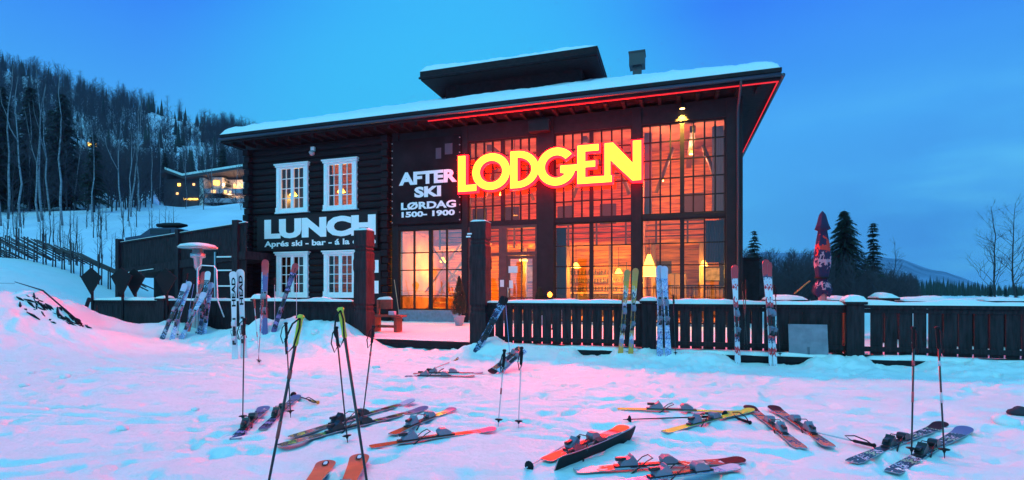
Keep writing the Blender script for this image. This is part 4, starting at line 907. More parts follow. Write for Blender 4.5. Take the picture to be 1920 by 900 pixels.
def ski(A, B, up, style, tip, label, grp, bind=(M_BIND, M_BINDK), at=.42, text=None, width=1.0, camber=True, tipend=.16, emblem=False):
    Ln = (B-A).length; root = thing('ski', label, 'ski', M=frame_mat(A, B, up), group=GR[grp])
    ts = [i/24*.9 for i in range(25)]+[.915, .93, .945, .957, .967, .976, .984, .990, .995, .9985, 1.0]; n = len(ts)-1; vs = []; m = MB()
    for i in range(n+1):
        t = ts[i]; x = t*Ln
        w_ = (.036+.020*abs(2*t-.85)**2*1.0)*width*1.15
        if t > .95: w_ *= max(.0, 1-((t-.95)/.05)**2.2)**.5*.98+.02
        if t < .015: w_ *= .8
        z_ = .012*(1-(2*t-1)**2) if camber else 0
        if t > .84: z_ += .42*(t-.84)**2*Ln*1.6
        if t < .05: z_ += .6*(.05-t)**2*Ln
        th = .010
        vs += [(x, -w_, z_), (x, w_, z_), (x, w_, z_+th), (x, -w_, z_+th)]
    tipn = min(i for i in range(n) if ts[i] >= 1-tipend)
    for i in range(n):
        a = i*4; b = a+4
        m.add([vs[a+3], vs[a+2], vs[b+2], vs[b+3]], [(0, 3, 2, 1)], 1 if i >= tipn else 0)
        m.add([vs[a], vs[a+1], vs[b+1], vs[b]], [(0, 1, 2, 3)], 2)
        m.add([vs[a], vs[b], vs[b+3], vs[a+3]], [(0, 1, 2, 3)], 3); m.add([vs[a+1], vs[a+2], vs[b+2], vs[b+1]], [(0, 1, 2, 3)], 3)
    m.add(vs[:4], [(0, 3, 2, 1)], 3)
    m.build('ski_body', [TOP[style], TIPC[tip], M_BASE, M_SIDE], root)
    xc = Ln*at; z_ = .024
    b1, b2 = bind
    # plate, heel piece, toe piece, brake arms
    MB().box(xc-.30, xc+.30, -.03, .03, z_-.004, z_+.012).build('binding_plate', b2, root, .003)
    MB().prism([(xc-.26, z_+.013), (xc-.10, z_+.013), (xc-.11, z_+.05), (xc-.15, z_+.10), (xc-.17, z_+.075), (xc-.24, z_+.045)], -.036, .036).add([], []).build('heel_binding', b1, root, .008)
    MB().box(xc-.29, xc-.20, -.018, .018, z_+.047, z_+.075).build('heel_lever', b2, root, .006)
    MB().prism([(xc+.12, z_+.013), (xc+.26, z_+.013), (xc+.25, z_+.04), (xc+.20, z_+.07), (xc+.14, z_+.075), (xc+.11, z_+.05)], -.038, .038).build('toe_binding', b1, root, .008)
    MB().tube([(xc-.08, -.05, z_+.01), (xc-.03, -.055, z_+.05), (xc+.02, -.05, z_+.07), (xc+.02, .05, z_+.07), (xc-.03, .055, z_+.05), (xc-.08, .05, z_+.01), ], .005, 5).tube([(xc-.08, -.05, z_+.01), (xc-.18, -.06, z_-.055)], [.005, .010], 5).tube([(xc-.08, .05, z_+.01), (xc-.18, .06, z_-.055)], [.005, .010], 5).build('brake', b2, root)
    if emblem:
        xe, we = Ln*.955, Ln*.02; ze = .42*(.955-.84)**2*Ln*1.6+.018
        el = [(xe+we*1.5*math.cos(a*.3927), .028*math.sin(a*.3927), ze+.6*(we*1.5*math.cos(a*.3927))*.25) for a in range(16)]; el2 = [(xe+(x_-xe)*.62, y_*.62, z_+.002) for x_, y_, z_ in el]
        MB().add(el, [tuple(range(16))]).build('emblem', M_BASE, root); MB().add(el2, [tuple(range(16))]).build('emblem', TOP['white'], root)
    if text:
        t = textmesh(text, Ln*.60, Ln*.93, -.040, .040, .03); t.v = [(x, z, .024-y*.05) for x, y, z in t.v]
        t.build('lettering', M_BASE, root)
    return root
M_SHAFTK = mat('pole_black', (.015, .015, .018), .3); M_SHAFTW = mat('pole_white', (.6, .58, .62), .3); M_SHAFTR = mat('pole_red', (.5, .06, .08), .3); M_SHAFTB = mat('pole_blue', (.15, .25, .5), .3)
M_YEL = mat('grip_yellow', (.62, .60, .05), .4); M_ORA = mat('grip_orange', (.7, .3, .03), .4)
def pole(A, B, label, shaft=M_SHAFTK, grip=M_BLACK, grp='ski poles stuck in the snow', r=.0085, basket=True, strap=True, joint=None):
    Ln = (B-A).length; root = thing('ski_pole', label, 'ski pole', M=frame_mat(A, B, Vector((.2, -1, .1))), group=grp)
    MB().tube([(0, 0, 0), (.06, 0, 0), (Ln-.18, 0, 0)], [.003, r*.75, r], 8).build('shaft', shaft, root)
    if joint: MB().tube([(Ln*.42, 0, 0), (Ln*.5, 0, 0)], r*1.02+.001, 8).tube([(Ln*.7, 0, 0), (Ln*.74, 0, 0)], r*1.3, 8).build('band', joint, root)
    MB().tube([(Ln-.20, 0, 0), (Ln-.185, 0, 0), (Ln-.14, 0, 0), (Ln-.08, 0, 0), (Ln-.03, 0, 0), (Ln-.012, 0, 0), (Ln, 0, 0)], [.012, .016, .0145, .017, .016, .024, .014], 10).build('grip', grip, root)
    if basket: 
        MB().lathe([(.008, -.02), (.015, 0), (.042, .008), (.045, .012), (.010, .02)], 12, M=Matrix.Translation((.07, 0, 0)) @ Matrix.Rotation(R(90), 4, 'Y')).build('basket', M_BLACK, root)
    if strap: MB().tube([(Ln-.02, 0, .015), (Ln-.06, .03, .05), (Ln-.16, .05, .07), (Ln-.25, .03, .06), (Ln-.20, 0, .045), (Ln-.08, -.01, .03), (Ln-.02, 0, .015)], .006, 5).build('strap', M_BLACK, root)
    return root
UP = Vector((0, 0, 1)); CAMF = Vector((.15, -1, .15))
def lie(tx, ty, hx, hy, style, tip, label, roll=0, lift=.008, **k):
    A, B = G(tx, ty, lift), G(hx, hy, lift); up = UP
    ex = max(float(gh(A.x+(B.x-A.x)*t/20, A.y+(B.y-A.y)*t/20))-(A.z+(B.z-A.z)*t/20)-.003 for t in range(2, 19))
    if ex > 0: A.z += ex; B.z += ex
    if roll: up = Matrix.Rotation(R(roll), 3, (B-A).normalized()) @ UP
    return ski(A, B, up, style, tip, label, 'lie', **k)
def stand(tx, ty, hx, hy, style, tip, label, lean=.15, facing=CAMF, sink=.02, **k):
    A = G(tx, ty)
    if toSN(A.x, A.y)[1] > 11.55:
        A = P(tx, ty, dpt(tx, 11.5)); A.z = min(A.z, float(gh(A.x, A.y))+.02)
    B = P(hx, hy, min(A.y+lean, dpt(hx, 11.95))); A = A-(B-A).normalized()*sink
    return ski(A, B, facing, style, tip, label, 'up', **k)
def vpole(bx, by, tx, ty, label, lean=0, **k):
    A = G(bx, by)
    if toSN(A.x, A.y)[1] > 11.6: A = P(bx, by, dpt(bx, 11.55))
    return pole(A, P(tx, ty, A.y+lean), label, **k)
# --- lying
lie(441, 827, 496, 768, 'purple', 'blue', 'short purple ski lying alone furthest left on the snow', bind=(M_BINDK, M_BINDK), width=1.15)
lie(493, 809, 557, 747, 'purple', 'blue', 'short purple ski just right of its twin with a yellow tipped pole at its nose', bind=(M_BINDK, M_BINDK))
lie(523, 842, 800, 771, 'yellowgreen', 'blue', 'long dark ski with green line, nearer one of the long crossing pair', bind=(M_BINDK, M_BINDK), width=1.15)
lie(545, 826, 775, 757, 'yellowgreen', 'pale', 'long dark ski behind its twin, its pale tip pointing up right', bind=(M_BINDK, M_BINDK))
lie(694, 841, 929, 808, 'orange', 'blue', 'bright orange ski in front, its dark tip reaching furthest right of the pair', width=1.1)
lie(735, 820, 850, 772, 'orange', 'blue', 'bright orange ski lying behind the longer orange one')
A = G(614, 880, .015); ski(Vector((A.x+.2, A.y-1.62, .02)), A+Vector((0, 0, .03)), UP, 'plainorange', 'orange', 'plain orange ski tip with round emblem at the bottom edge, left one', 'lie', width=1.25, emblem=True)
A2 = G(676, 868, .015); ski(Vector((A2.x+.24, A2.y-1.62, .02)), A2+Vector((0, 0, .03)), UP, 'plainorange', 'orange', 'plain orange ski tip at the bottom edge behind the yellow gripped pole', 'lie', width=1.25, emblem=True)
for a_, lab in ((A, 'left orange tip'), (A2, 'right orange tip')): pass
lie(1022, 868, 1172, 806, 'redpink', 'orange', 'red ski with a black ringed orange tip lying beside the tipped up black ski', width=1.15)
lie(1044, 884, 1192, 822, 'redpink', 'black', 'ski tipped on edge showing its plain black base to the camera', roll=-68, lift=.05, width=1.4, bind=(M_BINDK, M_BINDK), camber=False)
lie(1078, 886, 1395, 868, 'redwhite', 'black', 'red and white ski with a round black tip near the bottom edge', width=1.2)
lie(1130, 914, 1385, 880, 'bluewhite', 'pale', 'bluish ski partly below the bottom edge beside the red and white one', bind=(M_BIND, M_BINDK), at=.55)
lie(1158, 769, 1402, 777, 'yellow', 'yellow', 'long yellow ski lying across, the farther of the yellow pair')
lie(1246, 813, 1410, 772, 'yellow', 'yellow', 'bright yellow ski angled towards the camera, the nearer of the yellow pair')
lie(1503, 843, 1403, 766, 'orangeblack', 'black', 'orange and black ski whose dark tip touches the yellow skis', width=1.15)
lie(1556, 845, 1448, 770, 'orangeblack', 'black', 'orange and black ski with a pole across it, right one of its pair', width=1.15)
lie(1597, 870, 1768, 800, 'blackwhite', 'black', 'black and white ski behind, between the two poles on the right', bind=(M_BINDK, M_BINDK), width=1.1)
lie(1672, 892, 1812, 811, 'blackwhite', 'blue', 'black and white ski nearest the lower right corner', bind=(M_BINDK, M_BINDK), width=1.15)
lie(760, 707, 890, 708, 'red', 'red', 'pinkish red ski lying flat below the entrance step, nearer of two', bind=(M_BIND, M_BINDK))
lie(775, 702, 906, 701, 'redpink', 'pale', 'pinkish ski lying just behind its twin below the entrance step')
# --- near the right carved post
def prop(tx, ty, td, hx, hy, hd, style, tip, label, **k): return ski(P(tx, ty, td), P(hx, hy, hd), k.pop('facing', CAMF), style, tip, label, 'up', **k)
A = G(891, 661); ski(A, P(946, 556, A.y+.3), CAMF, 'darkblue', 'black', 'dark blue ski leaning against the fence just right of the carved post', 'up', width=1.3, bind=(M_BINDK, M_BINDK))
ski(A+Vector((.06, .03, 0)), P(950, 558, A.y+.34), CAMF, 'bluewhite', 'black', 'paler blue ski behind the dark one leaning right of the carved post', 'up', width=1.0, bind=(M_BINDK, M_BINDK))
A = G(919, 704); ski(P(977, 652, A.y+.7), A+Vector((0, 0, .03)), Vector((-.3, -.9, .5)), 'orangeblack', 'black', 'orange edged ski resting on the snow heap with its tip down', 'lie', width=1.25)
ski(P(985, 657, A.y+.5), G(925, 700)+Vector((.1, -.1, .03)), Vector((.3, -.5, .9)), 'bluewhite', 'pale', 'pale blue ski crossed under the orange edged one on the heap', 'lie', at=.5)
vpole(956, 668, 947, 556, 'light blue ski pole leaning on the fence right of the leaning ski', lean=.35, shaft=M_SHAFTB, grp='ski poles leaning on the fence')
# --- standing right fence
stand(1163, 666, 1176, 505, 'gold', 'gold', 'golden ski standing at the fence, left one of the golden pair', width=1.1)
stand(1182, 667, 1191, 503, 'gold', 'gold', 'golden ski standing at the fence, right one of the golden pair', width=1.1, at=.45)
stand(1237, 668, 1236, 498, 'bluewhite', 'pale', 'blue and white patterned ski, left one of the closely paired two', width=1.35, at=.5)
stand(1253, 668, 1244, 499, 'bluewhite', 'pale', 'blue and white patterned ski, right one of the closely paired two', width=1.3, at=.5)
stand(1383, 670, 1376, 497, 'redwhite', 'red', 'red and white ski standing at the fence nearest the lodge corner', width=1.2)
stand(1447, 673, 1434, 487, 'redwhite', 'red', 'tallest red and white ski, standing rightmost against the fence', width=1.25)
stand(1453, 671, 1441, 492, 'redwhite', 'red', 'narrow ski hidden behind the tallest red and white one', width=.8, lean=.18)
vpole(1396, 655, 1399, 525, 'black ski pole with bulky glove loops beside the lodge corner skis', lean=.2, grp='ski poles leaning on the fence')
vpole(1402, 655, 1391, 528, 'second black ski pole crossing the one by the lodge corner skis', lean=.22, grp='ski poles leaning on the fence')
vpole(1463, 670, 1452, 535, 'dark ski pole right of the tallest standing ski', lean=.2, grp='ski poles leaning on the fence')
vpole(1267, 668, 1262, 552, 'dark ski pole right of the patterned blue skis', lean=.2, grp='ski poles leaning on the fence')
vpole(1168, 655, 1167, 560, 'short dark ski pole left of the golden skis', lean=.2, grp='ski poles leaning on the fence')
# --- standing left
stand(441, 673, 438, 509, 'white', 'white', 'white ski lettered in black, left one of the white upright pair', text='HEAD', bind=(M_BINDW, M_BINDK), at=.32, width=1.25, lean=.1)
stand(458, 671, 451, 505, 'white', 'white', 'white ski lettered in black, right one of the white upright pair', text='HEAD', bind=(M_BINDW, M_BINDK), at=.32, width=1.3, lean=.1)
stand(497, 627, 498, 487, 'red', 'red', 'red and blue ski standing upright in the bank below the left window', width=1.3)
stand(490, 624, 496, 492, 'bluewhite', 'red', 'narrow pale ski behind the upright red and blue one', width=1.0, lean=.2)
stand(513, 622, 556, 494, 'purple', 'red', 'purple ski leaning to the right in front of the lower left window', width=1.25, lean=.3)
vpole(487, 684, 476, 560, 'white and red ski pole crossing another in the snow bank', shaft=M_SHAFTW, joint=M_SHAFTR, grip=mat('grip_red', (.5, .1, .08), .4))
vpole(484, 682, 492, 562, 'red and white ski pole with its mate, slanting the other way', shaft=M_SHAFTR, joint=M_SHAFTW, grip=MATS['grip_red'])
vpole(515, 610, 515, 520, 'thin pale pole right of the upright red ski', shaft=M_SHAFTW)
vpole(556, 600, 556, 500, 'thin pale pole in front of the lower left window', shaft=M_SHAFTW)
for i, (a, b, c_, d_, st_, tp_, lab) in enumerate([(304, 636, 349, 532, 'darkblue', 'pale', 'leftmost dark ski of the cluster leaning on the low fence'), (322, 638, 356, 528, 'bluewhite', 'pale', 'second ski from the left in the leaning cluster'), (339, 637, 384, 548, 'bluewhite', 'pale', 'short slanting blue ski in the middle of the leaning cluster'), (352, 622, 384, 510, 'redpink', 'red', 'pink tipped ski crossing the leaning cluster'), (374, 629, 391, 509, 'darkblue', 'white', 'striped ski with a white tip at the right of the leaning cluster'), (383, 628, 397, 530, 'bluewhite', 'pale', 'rightmost blue ski of the leaning cluster')]):
    stand(a, b, c_, d_, st_, tp_, lab, lean=.45, width=1.2)
for a, b, c_, d_, lab in ((332, 632, 352, 512, 'pale ski pole sticking up from the leaning ski cluster'), (346, 630, 366, 520, 'dark ski pole inside the leaning ski cluster'), (366, 628, 400, 540, 'slanting ski pole right behind the leaning ski cluster')):
    vpole(a, b, c_, d_, lab, lean=.4, shaft=M_SHAFTB, grp='ski poles leaning on the fence')
# --- poles standing free
vpole(455, 793, 458, 596, 'thin black pole standing in front of the white lettered skis')
vpole(545, 783, 536, 604, 'thin dark pole with a blue band left of the yellow topped pole', joint=M_SHAFTB)
vpole(487, 990, 565, 590, 'big slanting black pole with a yellow topped grip nearest on the left', r=.010, joint=mat('dull_red', (.25, .06, .05), .4), grip=M_YEL)
vpole(652, 832, 630, 612, 'black pole with a hanging wrist strap left of the yellow gripped pole')
vpole(701, 990, 638, 576, 'tall black pole with a bright yellow grip at the bottom centre left', r=.010, grip=M_YEL)
vpole(678, 800, 701, 610, 'black pole with a red band right of the yellow gripped pole', joint=M_SHAFTR)
vpole(934, 800, 946, 655, 'pale pole with a pink band below the carved post, left of two', shaft=M_SHAFTW, joint=M_SHAFTR)
vpole(972, 803, 978, 650, 'pale pole below the carved post, right of two', shaft=M_SHAFTW)
vpole(1709, 857, 1714, 612, 'black pole with a red and white band, left one of the two far right', joint=M_SHAFTR)
vpole(1771, 859, 1758, 612, 'black pole with a bulky grip, right one of the two far right', joint=M_SHAFTW)
def lpole(ax, ay, bx, by, label, **k):
    A, B = G(ax, ay, .03), G(bx, by, .03); ex = max(0, max(float(gh(A.x+(B.x-A.x)*t/20, A.y+(B.y-A.y)*t/20))-(A.z+(B.z-A.z)*t/20)+.012 for t in range(2, 19))); A.z += ex; B.z += ex
    pole(A, B, label, grp='ski poles lying on the snow', **k)
lpole(546, 743, 597, 759, 'short pole with a yellow orange grip lying behind the purple skis', grip=M_ORA)
lpole(800, 699, 858, 676, 'red pole with a yellow grip lying over the pinkish skis', shaft=M_SHAFTR, grip=M_ORA)
lpole(983, 886, 1085, 826, 'pale pole under the red ski at the bottom centre', shaft=M_SHAFTW)
lpole(1168, 792, 1345, 786, 'black pole lying between the two yellow skis')
lpole(1500, 809, 1642, 842, 'pale pole with a black grip lying between the orange and black pairs', shaft=M_SHAFTW)
lpole(1350, 778, 1408, 798, 'short black pole end poking out right of the yellow skis')
# ------------------------------------------------------------------ trees
def bare_tree(seed, h, birch=True, lv=4, spread=.38, sides=4, twig=1.0, lean=.06, start=.3, fat=1.0):
    rd = random.Random(seed); tr = MB(); cr_ = MB()
    pts = [Vector((0, 0, -.5))]; n = 7
    for i in range(1, n+1): pts.append(Vector((pts[-1].x+rd.uniform(-1, 1)*lean*h/n*2, pts[-1].y+rd.uniform(-1, 1)*lean*h/n*2, h*i/n)))
    r0 = h*(.0065 if birch else .0095)
    tr.tube(pts, [r0*(1-.93*i/n)+.008 for i in range(n+1)], 6)
    if birch:
        for j in range(rd.randint(0, 1)):
            i = rd.randint(2, 4); b = pts[i]; a = rd.uniform(0, 6.28); q = [b]
            for u in range(1, 5): q.append(b+Vector((math.cos(a), math.sin(a), 0))*(h*.045*u**.8)+Vector((rd.uniform(-.15, .15), rd.uniform(-.15, .15), (h*.9-b.z)*u/4.6)))
            tr.tube(q, [r0*.55*(1-.22*u) for u in range(5)], 5)
    def br(p, d, ln, r, k):
        q = [p]; dd = d.copy()
        seg = 3 if k > 1 else 2
        for i in range(seg):
            dd = (dd+Vector((rd.uniform(-.25, .25), rd.uniform(-.25, .25), rd.uniform(-.12, .2)))).normalized(); q.append(q[-1]+dd*ln/seg)
        cr_.tube(q, [fat*r*(1-.75*i/seg) for i in range(seg+1)], 3, cap=False)
        if k <= 0: return
        for j in range(rd.randint(3, 5)):
            t = rd.uniform(.25, 1); i = min(int(t*seg), seg-1); b = q[i].lerp(q[i+1], t*seg-i)
            nd = (dd+Vector((rd.uniform(-1, 1), rd.uniform(-1, 1), rd.uniform(-.5, .7)))*.75).normalized()
            br(b, nd, ln*rd.uniform(.4, .65), r*.5, k-1)
    nb_ = int(16*twig)
    for j in range(nb_):
        t = start+(1-start)*(j+rd.random())/nb_; i = min(int(t*n), n-1); b = pts[i].lerp(pts[i+1], t*n-i); a = rd.uniform(0, 6.28)
        ln = h*spread*(1-t*.72)*rd.uniform(.6, 1.1)
        br(b, Vector((math.cos(a), math.sin(a), rd.uniform(.6, 1.5))).normalized(), ln, r0*.42*(1-t*.7), lv-2)
    return tr, cr_
def mk(name, mbuild, m):
    o = mbuild.build(name, m); me = o.data; bpy.data.objects.remove(o); return me
def place_tree(name, meshes, loc, label, cat, group, scale=1, rz=0):
    t = thing(name, label, cat, group=group); t.location = loc; t.rotation_euler = (0, 0, rz); t.scale = (scale,)*3
    for nm, me in meshes:
        o = bpy.data.objects.new(nm, me); col.objects.link(o); o.parent = t
    return t
BI = []
for sd in range(5):
    tr, c_ = bare_tree(20+sd, 14, True, 4, .22, twig=1.5, start=.35); BI.append((('trunk', mk('trunk', tr, M_BIRCH)), ('crown', mk('crown', c_, M_TWIG))))
DK = []
for sd in range(4):
    tr, c_ = bare_tree(40+sd, 10, False, 4, .34, twig=1.6, start=.15); DK.append((('trunk', mk('trunk', tr, M_BARK)), ('crown', mk('crown', c_, M_TWIG))))
SAP = []
for sd in range(4):
    tr, c_ = bare_tree(60+sd, 4, False, 3, .25, twig=.8, start=.2); SAP.append((('trunk', mk('trunk', tr, M_BARK)), ('crown', mk('crown', c_, M_TWIG))))
def spruce(seed, h, rad, dens=1.0, bare=.06, droop=.35):
    rd = random.Random(seed); tr = MB().tube([(0, 0, -.5), (0, 0, h*.5), (0, 0, h)], [h*.016, h*.010, .01], 6); m = MB()
    nw = int(34*dens)
    for i in range(nw):
        t = bare+(1-bare)*(i+rd.random()*.6)/nw; z_ = h*t; rr = rad*(1-t)**.75*rd.uniform(.7, 1.15)+.08
        nb = rd.randint(5, 8)
        for j in range(nb):
            a = rd.uniform(0, 6.28); rl = rr*rd.uniform(.6, 1.1); d = Vector((math.cos(a), math.sin(a), 0)); sd_ = Vector((-math.sin(a), math.cos(a), 0))
            m.tube([(0, 0, z_), tuple(d*rl+Vector((0, 0, z_-droop*rl*.6)))], [.02, .006], 3, cap=False)
            k = max(3, int(rl/h*95))
            for q in range(k):
                f = (q+.6)/k; c0 = d*rl*f+Vector((0, 0, z_-droop*rl*f*f*.9)); wv = h*.030*(1-.45*f)*rd.uniform(.7, 1.4)
                for sgn in (-1, 1):
                    tip_ = c0+sd_*sgn*wv*1.5+d*wv*.8+Vector((0, 0, -wv*rd.uniform(.2, 1.1))); m.add([c0-d*wv*.35, c0+d*wv*.35, tip_], [(0, 1, 2)])
                tip_ = c0+d*wv*.9+Vector((0, 0, -wv*1.1)); m.add([c0-sd_*wv*.3, c0+sd_*wv*.3, tip_], [(0, 1, 2)])
    return (('trunk', mk('trunk', tr, M_BARK)), ('crown', mk('crown', m, M_NEEDLE)))
SP = [spruce(1, 10, 2.3, 1.3), spruce(2, 9, 1.7, .8, .12), spruce(3, 7, 1.5, 1.0)]
def hp_(px, Y): return Vector(((px-960)/F*Y, Y, float(hillz(np.array(float(px)), np.array(float(Y))))))
rd = random.Random(11)
near = [(3, 58, 1.25), (15, 62, 1.35), (39, 57, 1.2), (74, 60, 1.15), (80, 61, 1.25), (95, 66, 1.2), (118, 58, 1.25), (173, 60, .85), (230, 62, .95), (245, 63, 1.05), (239, 60, .85), (262, 68, 1.1), (-25, 60, 1.3), (-60, 62, 1.3), (140, 75, 1.0), (200, 78, .9), (300, 85, .9), (350, 92, .9), (402, 90, .9), (440, 96, 1.0), (52, 72, 1.1), (285, 72, .8)]
words_ = ['first', 'second', 'third', 'fourth', 'fifth', 'sixth', 'seventh', 'eighth', 'ninth', 'tenth', 'eleventh', 'twelfth', 'thirteenth', 'fourteenth', 'fifteenth', 'sixteenth', 'seventeenth', 'eighteenth', 'nineteenth', 'twentieth', 'twenty-first', 'twenty-second']
order = sorted(range(len(near)), key=lambda i: near[i][0]); rank = {i: k for k, i in enumerate(order)}
for i, (px, Y, s_) in enumerate(near):
    place_tree('birch_tree', BI[i % 5], hp_(px, Y), 'pale-trunked bare birch on the left slope, %s birch from the left' % words_[rank[i]], 'tree', 'pale birches on the left slope', s_, rd.uniform(0, 6))
for px, Y, s_, k, lab in ((118, 75, 1.75, 0, 'tall dark spruce rising above the birches on the left slope'), (57, 78, 1.9, 0, 'tall dark spruce behind the birches, second from the left edge'), (2, 70, 1.75, 0, 'dark spruce at the very left edge of the hill'), (176, 66, 1.15, 1, 'lone small spruce standing in front of the left wood'), (418, 110, 1.6, 1, 'dark spruce top just left of the lodge eave'), (98, 85, 1.8, 1, 'dark spruce just left of the tallest left spruce'), (310, 120, 1.7, 2, 'dark spruce above the lit hotel'), (-30, 75, 1.8, 0, 'dark spruce cut off by the left edge'), (25, 90, 1.9, 2, 'dark spruce behind the two at the left edge')):
    place_tree('spruce_tree', SP[k], hp_(px, Y), lab, 'tree', 'spruces on the left hill', s_, rd.uniform(0, 6))
for i in range(80):
    px = rd.uniform(-20, 210) if i % 4 else rd.uniform(210, 330); Y = rd.uniform(36, 58)
    place_tree('sapling', SAP[i % 4], hp_(px, Y), 'thin bare sapling on the snow slope behind the pole fence', 'sapling', 'bare saplings on the left snow slope', rd.uniform(.5, 1.1), rd.uniform(0, 6))
# the wood on the hillside: one mass
def forest(name, protos, pts, m, label=None):
    Vs = []; Fs = []; off = 0
    for (loc, sc_, rz, k) in pts:
        V0, F0 = protos[k]; c_, s_ = math.cos(rz), math.sin(rz)
        V = V0*sc_; V = np.stack([V[:, 0]*c_-V[:, 1]*s_+loc[0], V[:, 0]*s_+V[:, 1]*c_+loc[1], V[:, 2]+loc[2]], -1)
        Vs.append(V); Fs.append(F0+off); off += len(V)
    o = npmesh(name, np.concatenate(Vs), np.concatenate(Fs), m, False); kind(o, 'stuff')
    if label: o['label'] = label
    return o
def tri_proto(mbs):
    vs = []; fs = []
    for m in mbs:
        o = len(vs); vs += m.v
        for f in m.f:
            for j in range(1, len(f)-1): fs.append((f[0]+o, f[j]+o, f[j+1]+o))
    return np.array(vs, float), np.array(fs, int)
LOWP = [tri_proto(bare_tree(80+k, 9, False, 3, .40, twig=2.4, start=.10, fat=2.0)) for k in range(4)]
pts = []
r2 = np.random.RandomState(4)
while len(pts) < 1600:
    px = r2.uniform(-150, 520); Y = 68+232*r2.rand()**.9
    X_ = (px-960)/F*Y
    if float(vnoise(X_, Y, .045, 33)) > .58 and Y > 80: continue
    if 300 < px < 470 and 95 < Y < 122: continue
    if 290 < px < 470 and Y < 95:
        if r2.rand() < .5: continue
        pts.append((hp_(px, Y), r2.uniform(.35, .6), r2.uniform(0, 6.28), r2.randint(4))); continue
    pts.append((hp_(px, Y), r2.uniform(.7, 1.15)*(1+.25*(Y > 200)), r2.uniform(0, 6.28), r2.randint(4)))
o = forest('hillside_wood', LOWP, pts, M_TWIG, 'bare dark deciduous wood covering the left hillside'); o['category'] = 'wood'
def low_spruce(h, r_):
    m = MB(); z_ = .5
    while z_ < h:
        rr = r_*(1-z_/h)+.05; vs = [(0, 0, z_+h*.14)]+[(rr*math.cos(a*.785)*(1 if a % 2 else .6), rr*math.sin(a*.785)*(1 if a % 2 else .6), z_-.2*(a % 2)) for a in range(8)]
        m.add(vs, [(0, 1+a, 1+(a+1) % 8) for a in range(8)]); z_ += h*.09
    return tri_proto([m])
LSP = [low_spruce(9, 1.7), low_spruce(7, 1.2)]
pts = []
while len(pts) < 210:
    px = r2.uniform(-100, 520); Y = r2.uniform(120, 302) if len(pts) % 3 else r2.uniform(285, 302)
    pts.append((hp_(px, Y), r2.uniform(.6, 1.15), r2.uniform(0, 6.28), r2.randint(2)))
o = forest('hillside_spruces', LSP, pts, M_NEEDLE, 'small dark spruces scattered through the hillside wood'); o['category'] = 'wood'
# a lamp up on the hill
o = MB().box(-.8, .8, -.5, .5, 0, 1.1).build('hill_cabin', M_LAMP); o.location = hp_(188, 150)+Vector((0, -3, 6)); tag(o, 'tiny warm lit cabin window high on the wooded hill', 'cabin light')
# ---- hotel on the slope
hy = 108; hb = thing('hillside_hotel', 'pale hillside hotel with a butterfly roof and lit windows on the left', 'hotel', (0, 0, 0))
def HP(px, py, dy=0): v = P(px, py, hy+dy); return v
M_HW = mat('hotel_wall', (.62, .56, .58), .8, var=.15, vs=.4); M_HD = mat('hotel_dark', (.07, .055, .06), .8)
def hbox(m, pa, pb, ya, yb, d0, d1):
    a, b = HP(pa, ya), HP(pb, yb); m.box(min(a.x, b.x), max(a.x, b.x), hy+d0, hy+d1, min(a.z, b.z), max(a.z, b.z))
m = MB(); hbox(m, 308, 376, 335, 392, 0, 12); m.build('brick_wing', M_HD, hb)
m = MB(); hbox(m, 376, 466, 331, 395, 3, 13); m.build('wall', M_HW, hb)
for a_ in ((376, 384, 334, 392, -.4, 2.9), (394, 413, 331, 352, .6, 2.9), (455, 457, 331, 360, 0, 2.9)):
    m = MB(); hbox(m, *a_); m.build('pale_bay', mat('hotel_pale', (.8, .70, .62), .8), hb)
for ya in (354, 372, 388):
    m = MB(); hbox(m, 384, 466, ya, ya+7, -.2, .1); hbox(m, 384, 466, ya+7, ya+8.2, -.2, 3.0); m.build('balcony', mat('balcony_grey', (.40, .37, .44), .8), hb)
for k, (pa, pb, ya, yb, d) in enumerate([(334, 339, 344, 349, -.05), (362, 366, 344, 348, -.05), (331, 335, 361, 365, -.05), (398, 409, 338, 346, .5), (385, 391, 337, 343, 2.9), (424, 430, 340, 348, 2.9), (440, 446, 340, 346, 2.9), (458, 465, 344, 352, 2.9), (399, 407, 357, 363, -.5), (423, 427, 358, 363, -.5), (433, 436, 359, 363, -.5), (386, 391, 356, 361, 2.9), (345, 372, 372, 375, -.06), (449, 453, 382, 385, -.5), (462, 465, 365, 369, -.5)]):
    m = MB(); hbox(m, pa, pb, ya, yb, d-.12, d-.02); m.build('lit_window', mat('hotel_window_glow', (.9, .6, .3), .5, emit=(1, .5, .14), es=2.2) if k % 3 else M_LAMP, hb)
def roofq(m, p0, p1, th, d0, d1, lift=0):
    a, b = HP(*p0), HP(*p1); vs = []
    for y in (hy+d0, hy+d1):
        for q in (a, b): vs += [(q.x, y, q.z+lift), (q.x, y, q.z+th+lift)]
    m.add(vs, [(0, 2, 3, 1), (4, 5, 7, 6), (0, 4, 6, 2), (1, 3, 7, 5), (0, 1, 5, 4), (2, 6, 7, 3)])
m = MB(); roofq(m, (303, 333), (318, 325), .5, -1.5, 13); roofq(m, (318, 325), (350, 337), .5, -1.5, 13); roofq(m, (350, 337), (466, 319), .5, -1.5, 13); ro = m.build('roof', M_HD, hb)
m = MB(); roofq(m, (318, 325), (350, 337), .45, -1.6, 13, .5); roofq(m, (350, 337), (465, 319), .45, -1.6, 13, .5); m.build('roof_snow', M_SNOW, ro)
m = MB(); hbox(m, 406, 418, 316, 324, 3, 5); m.build('chimney', M_HW, ro)
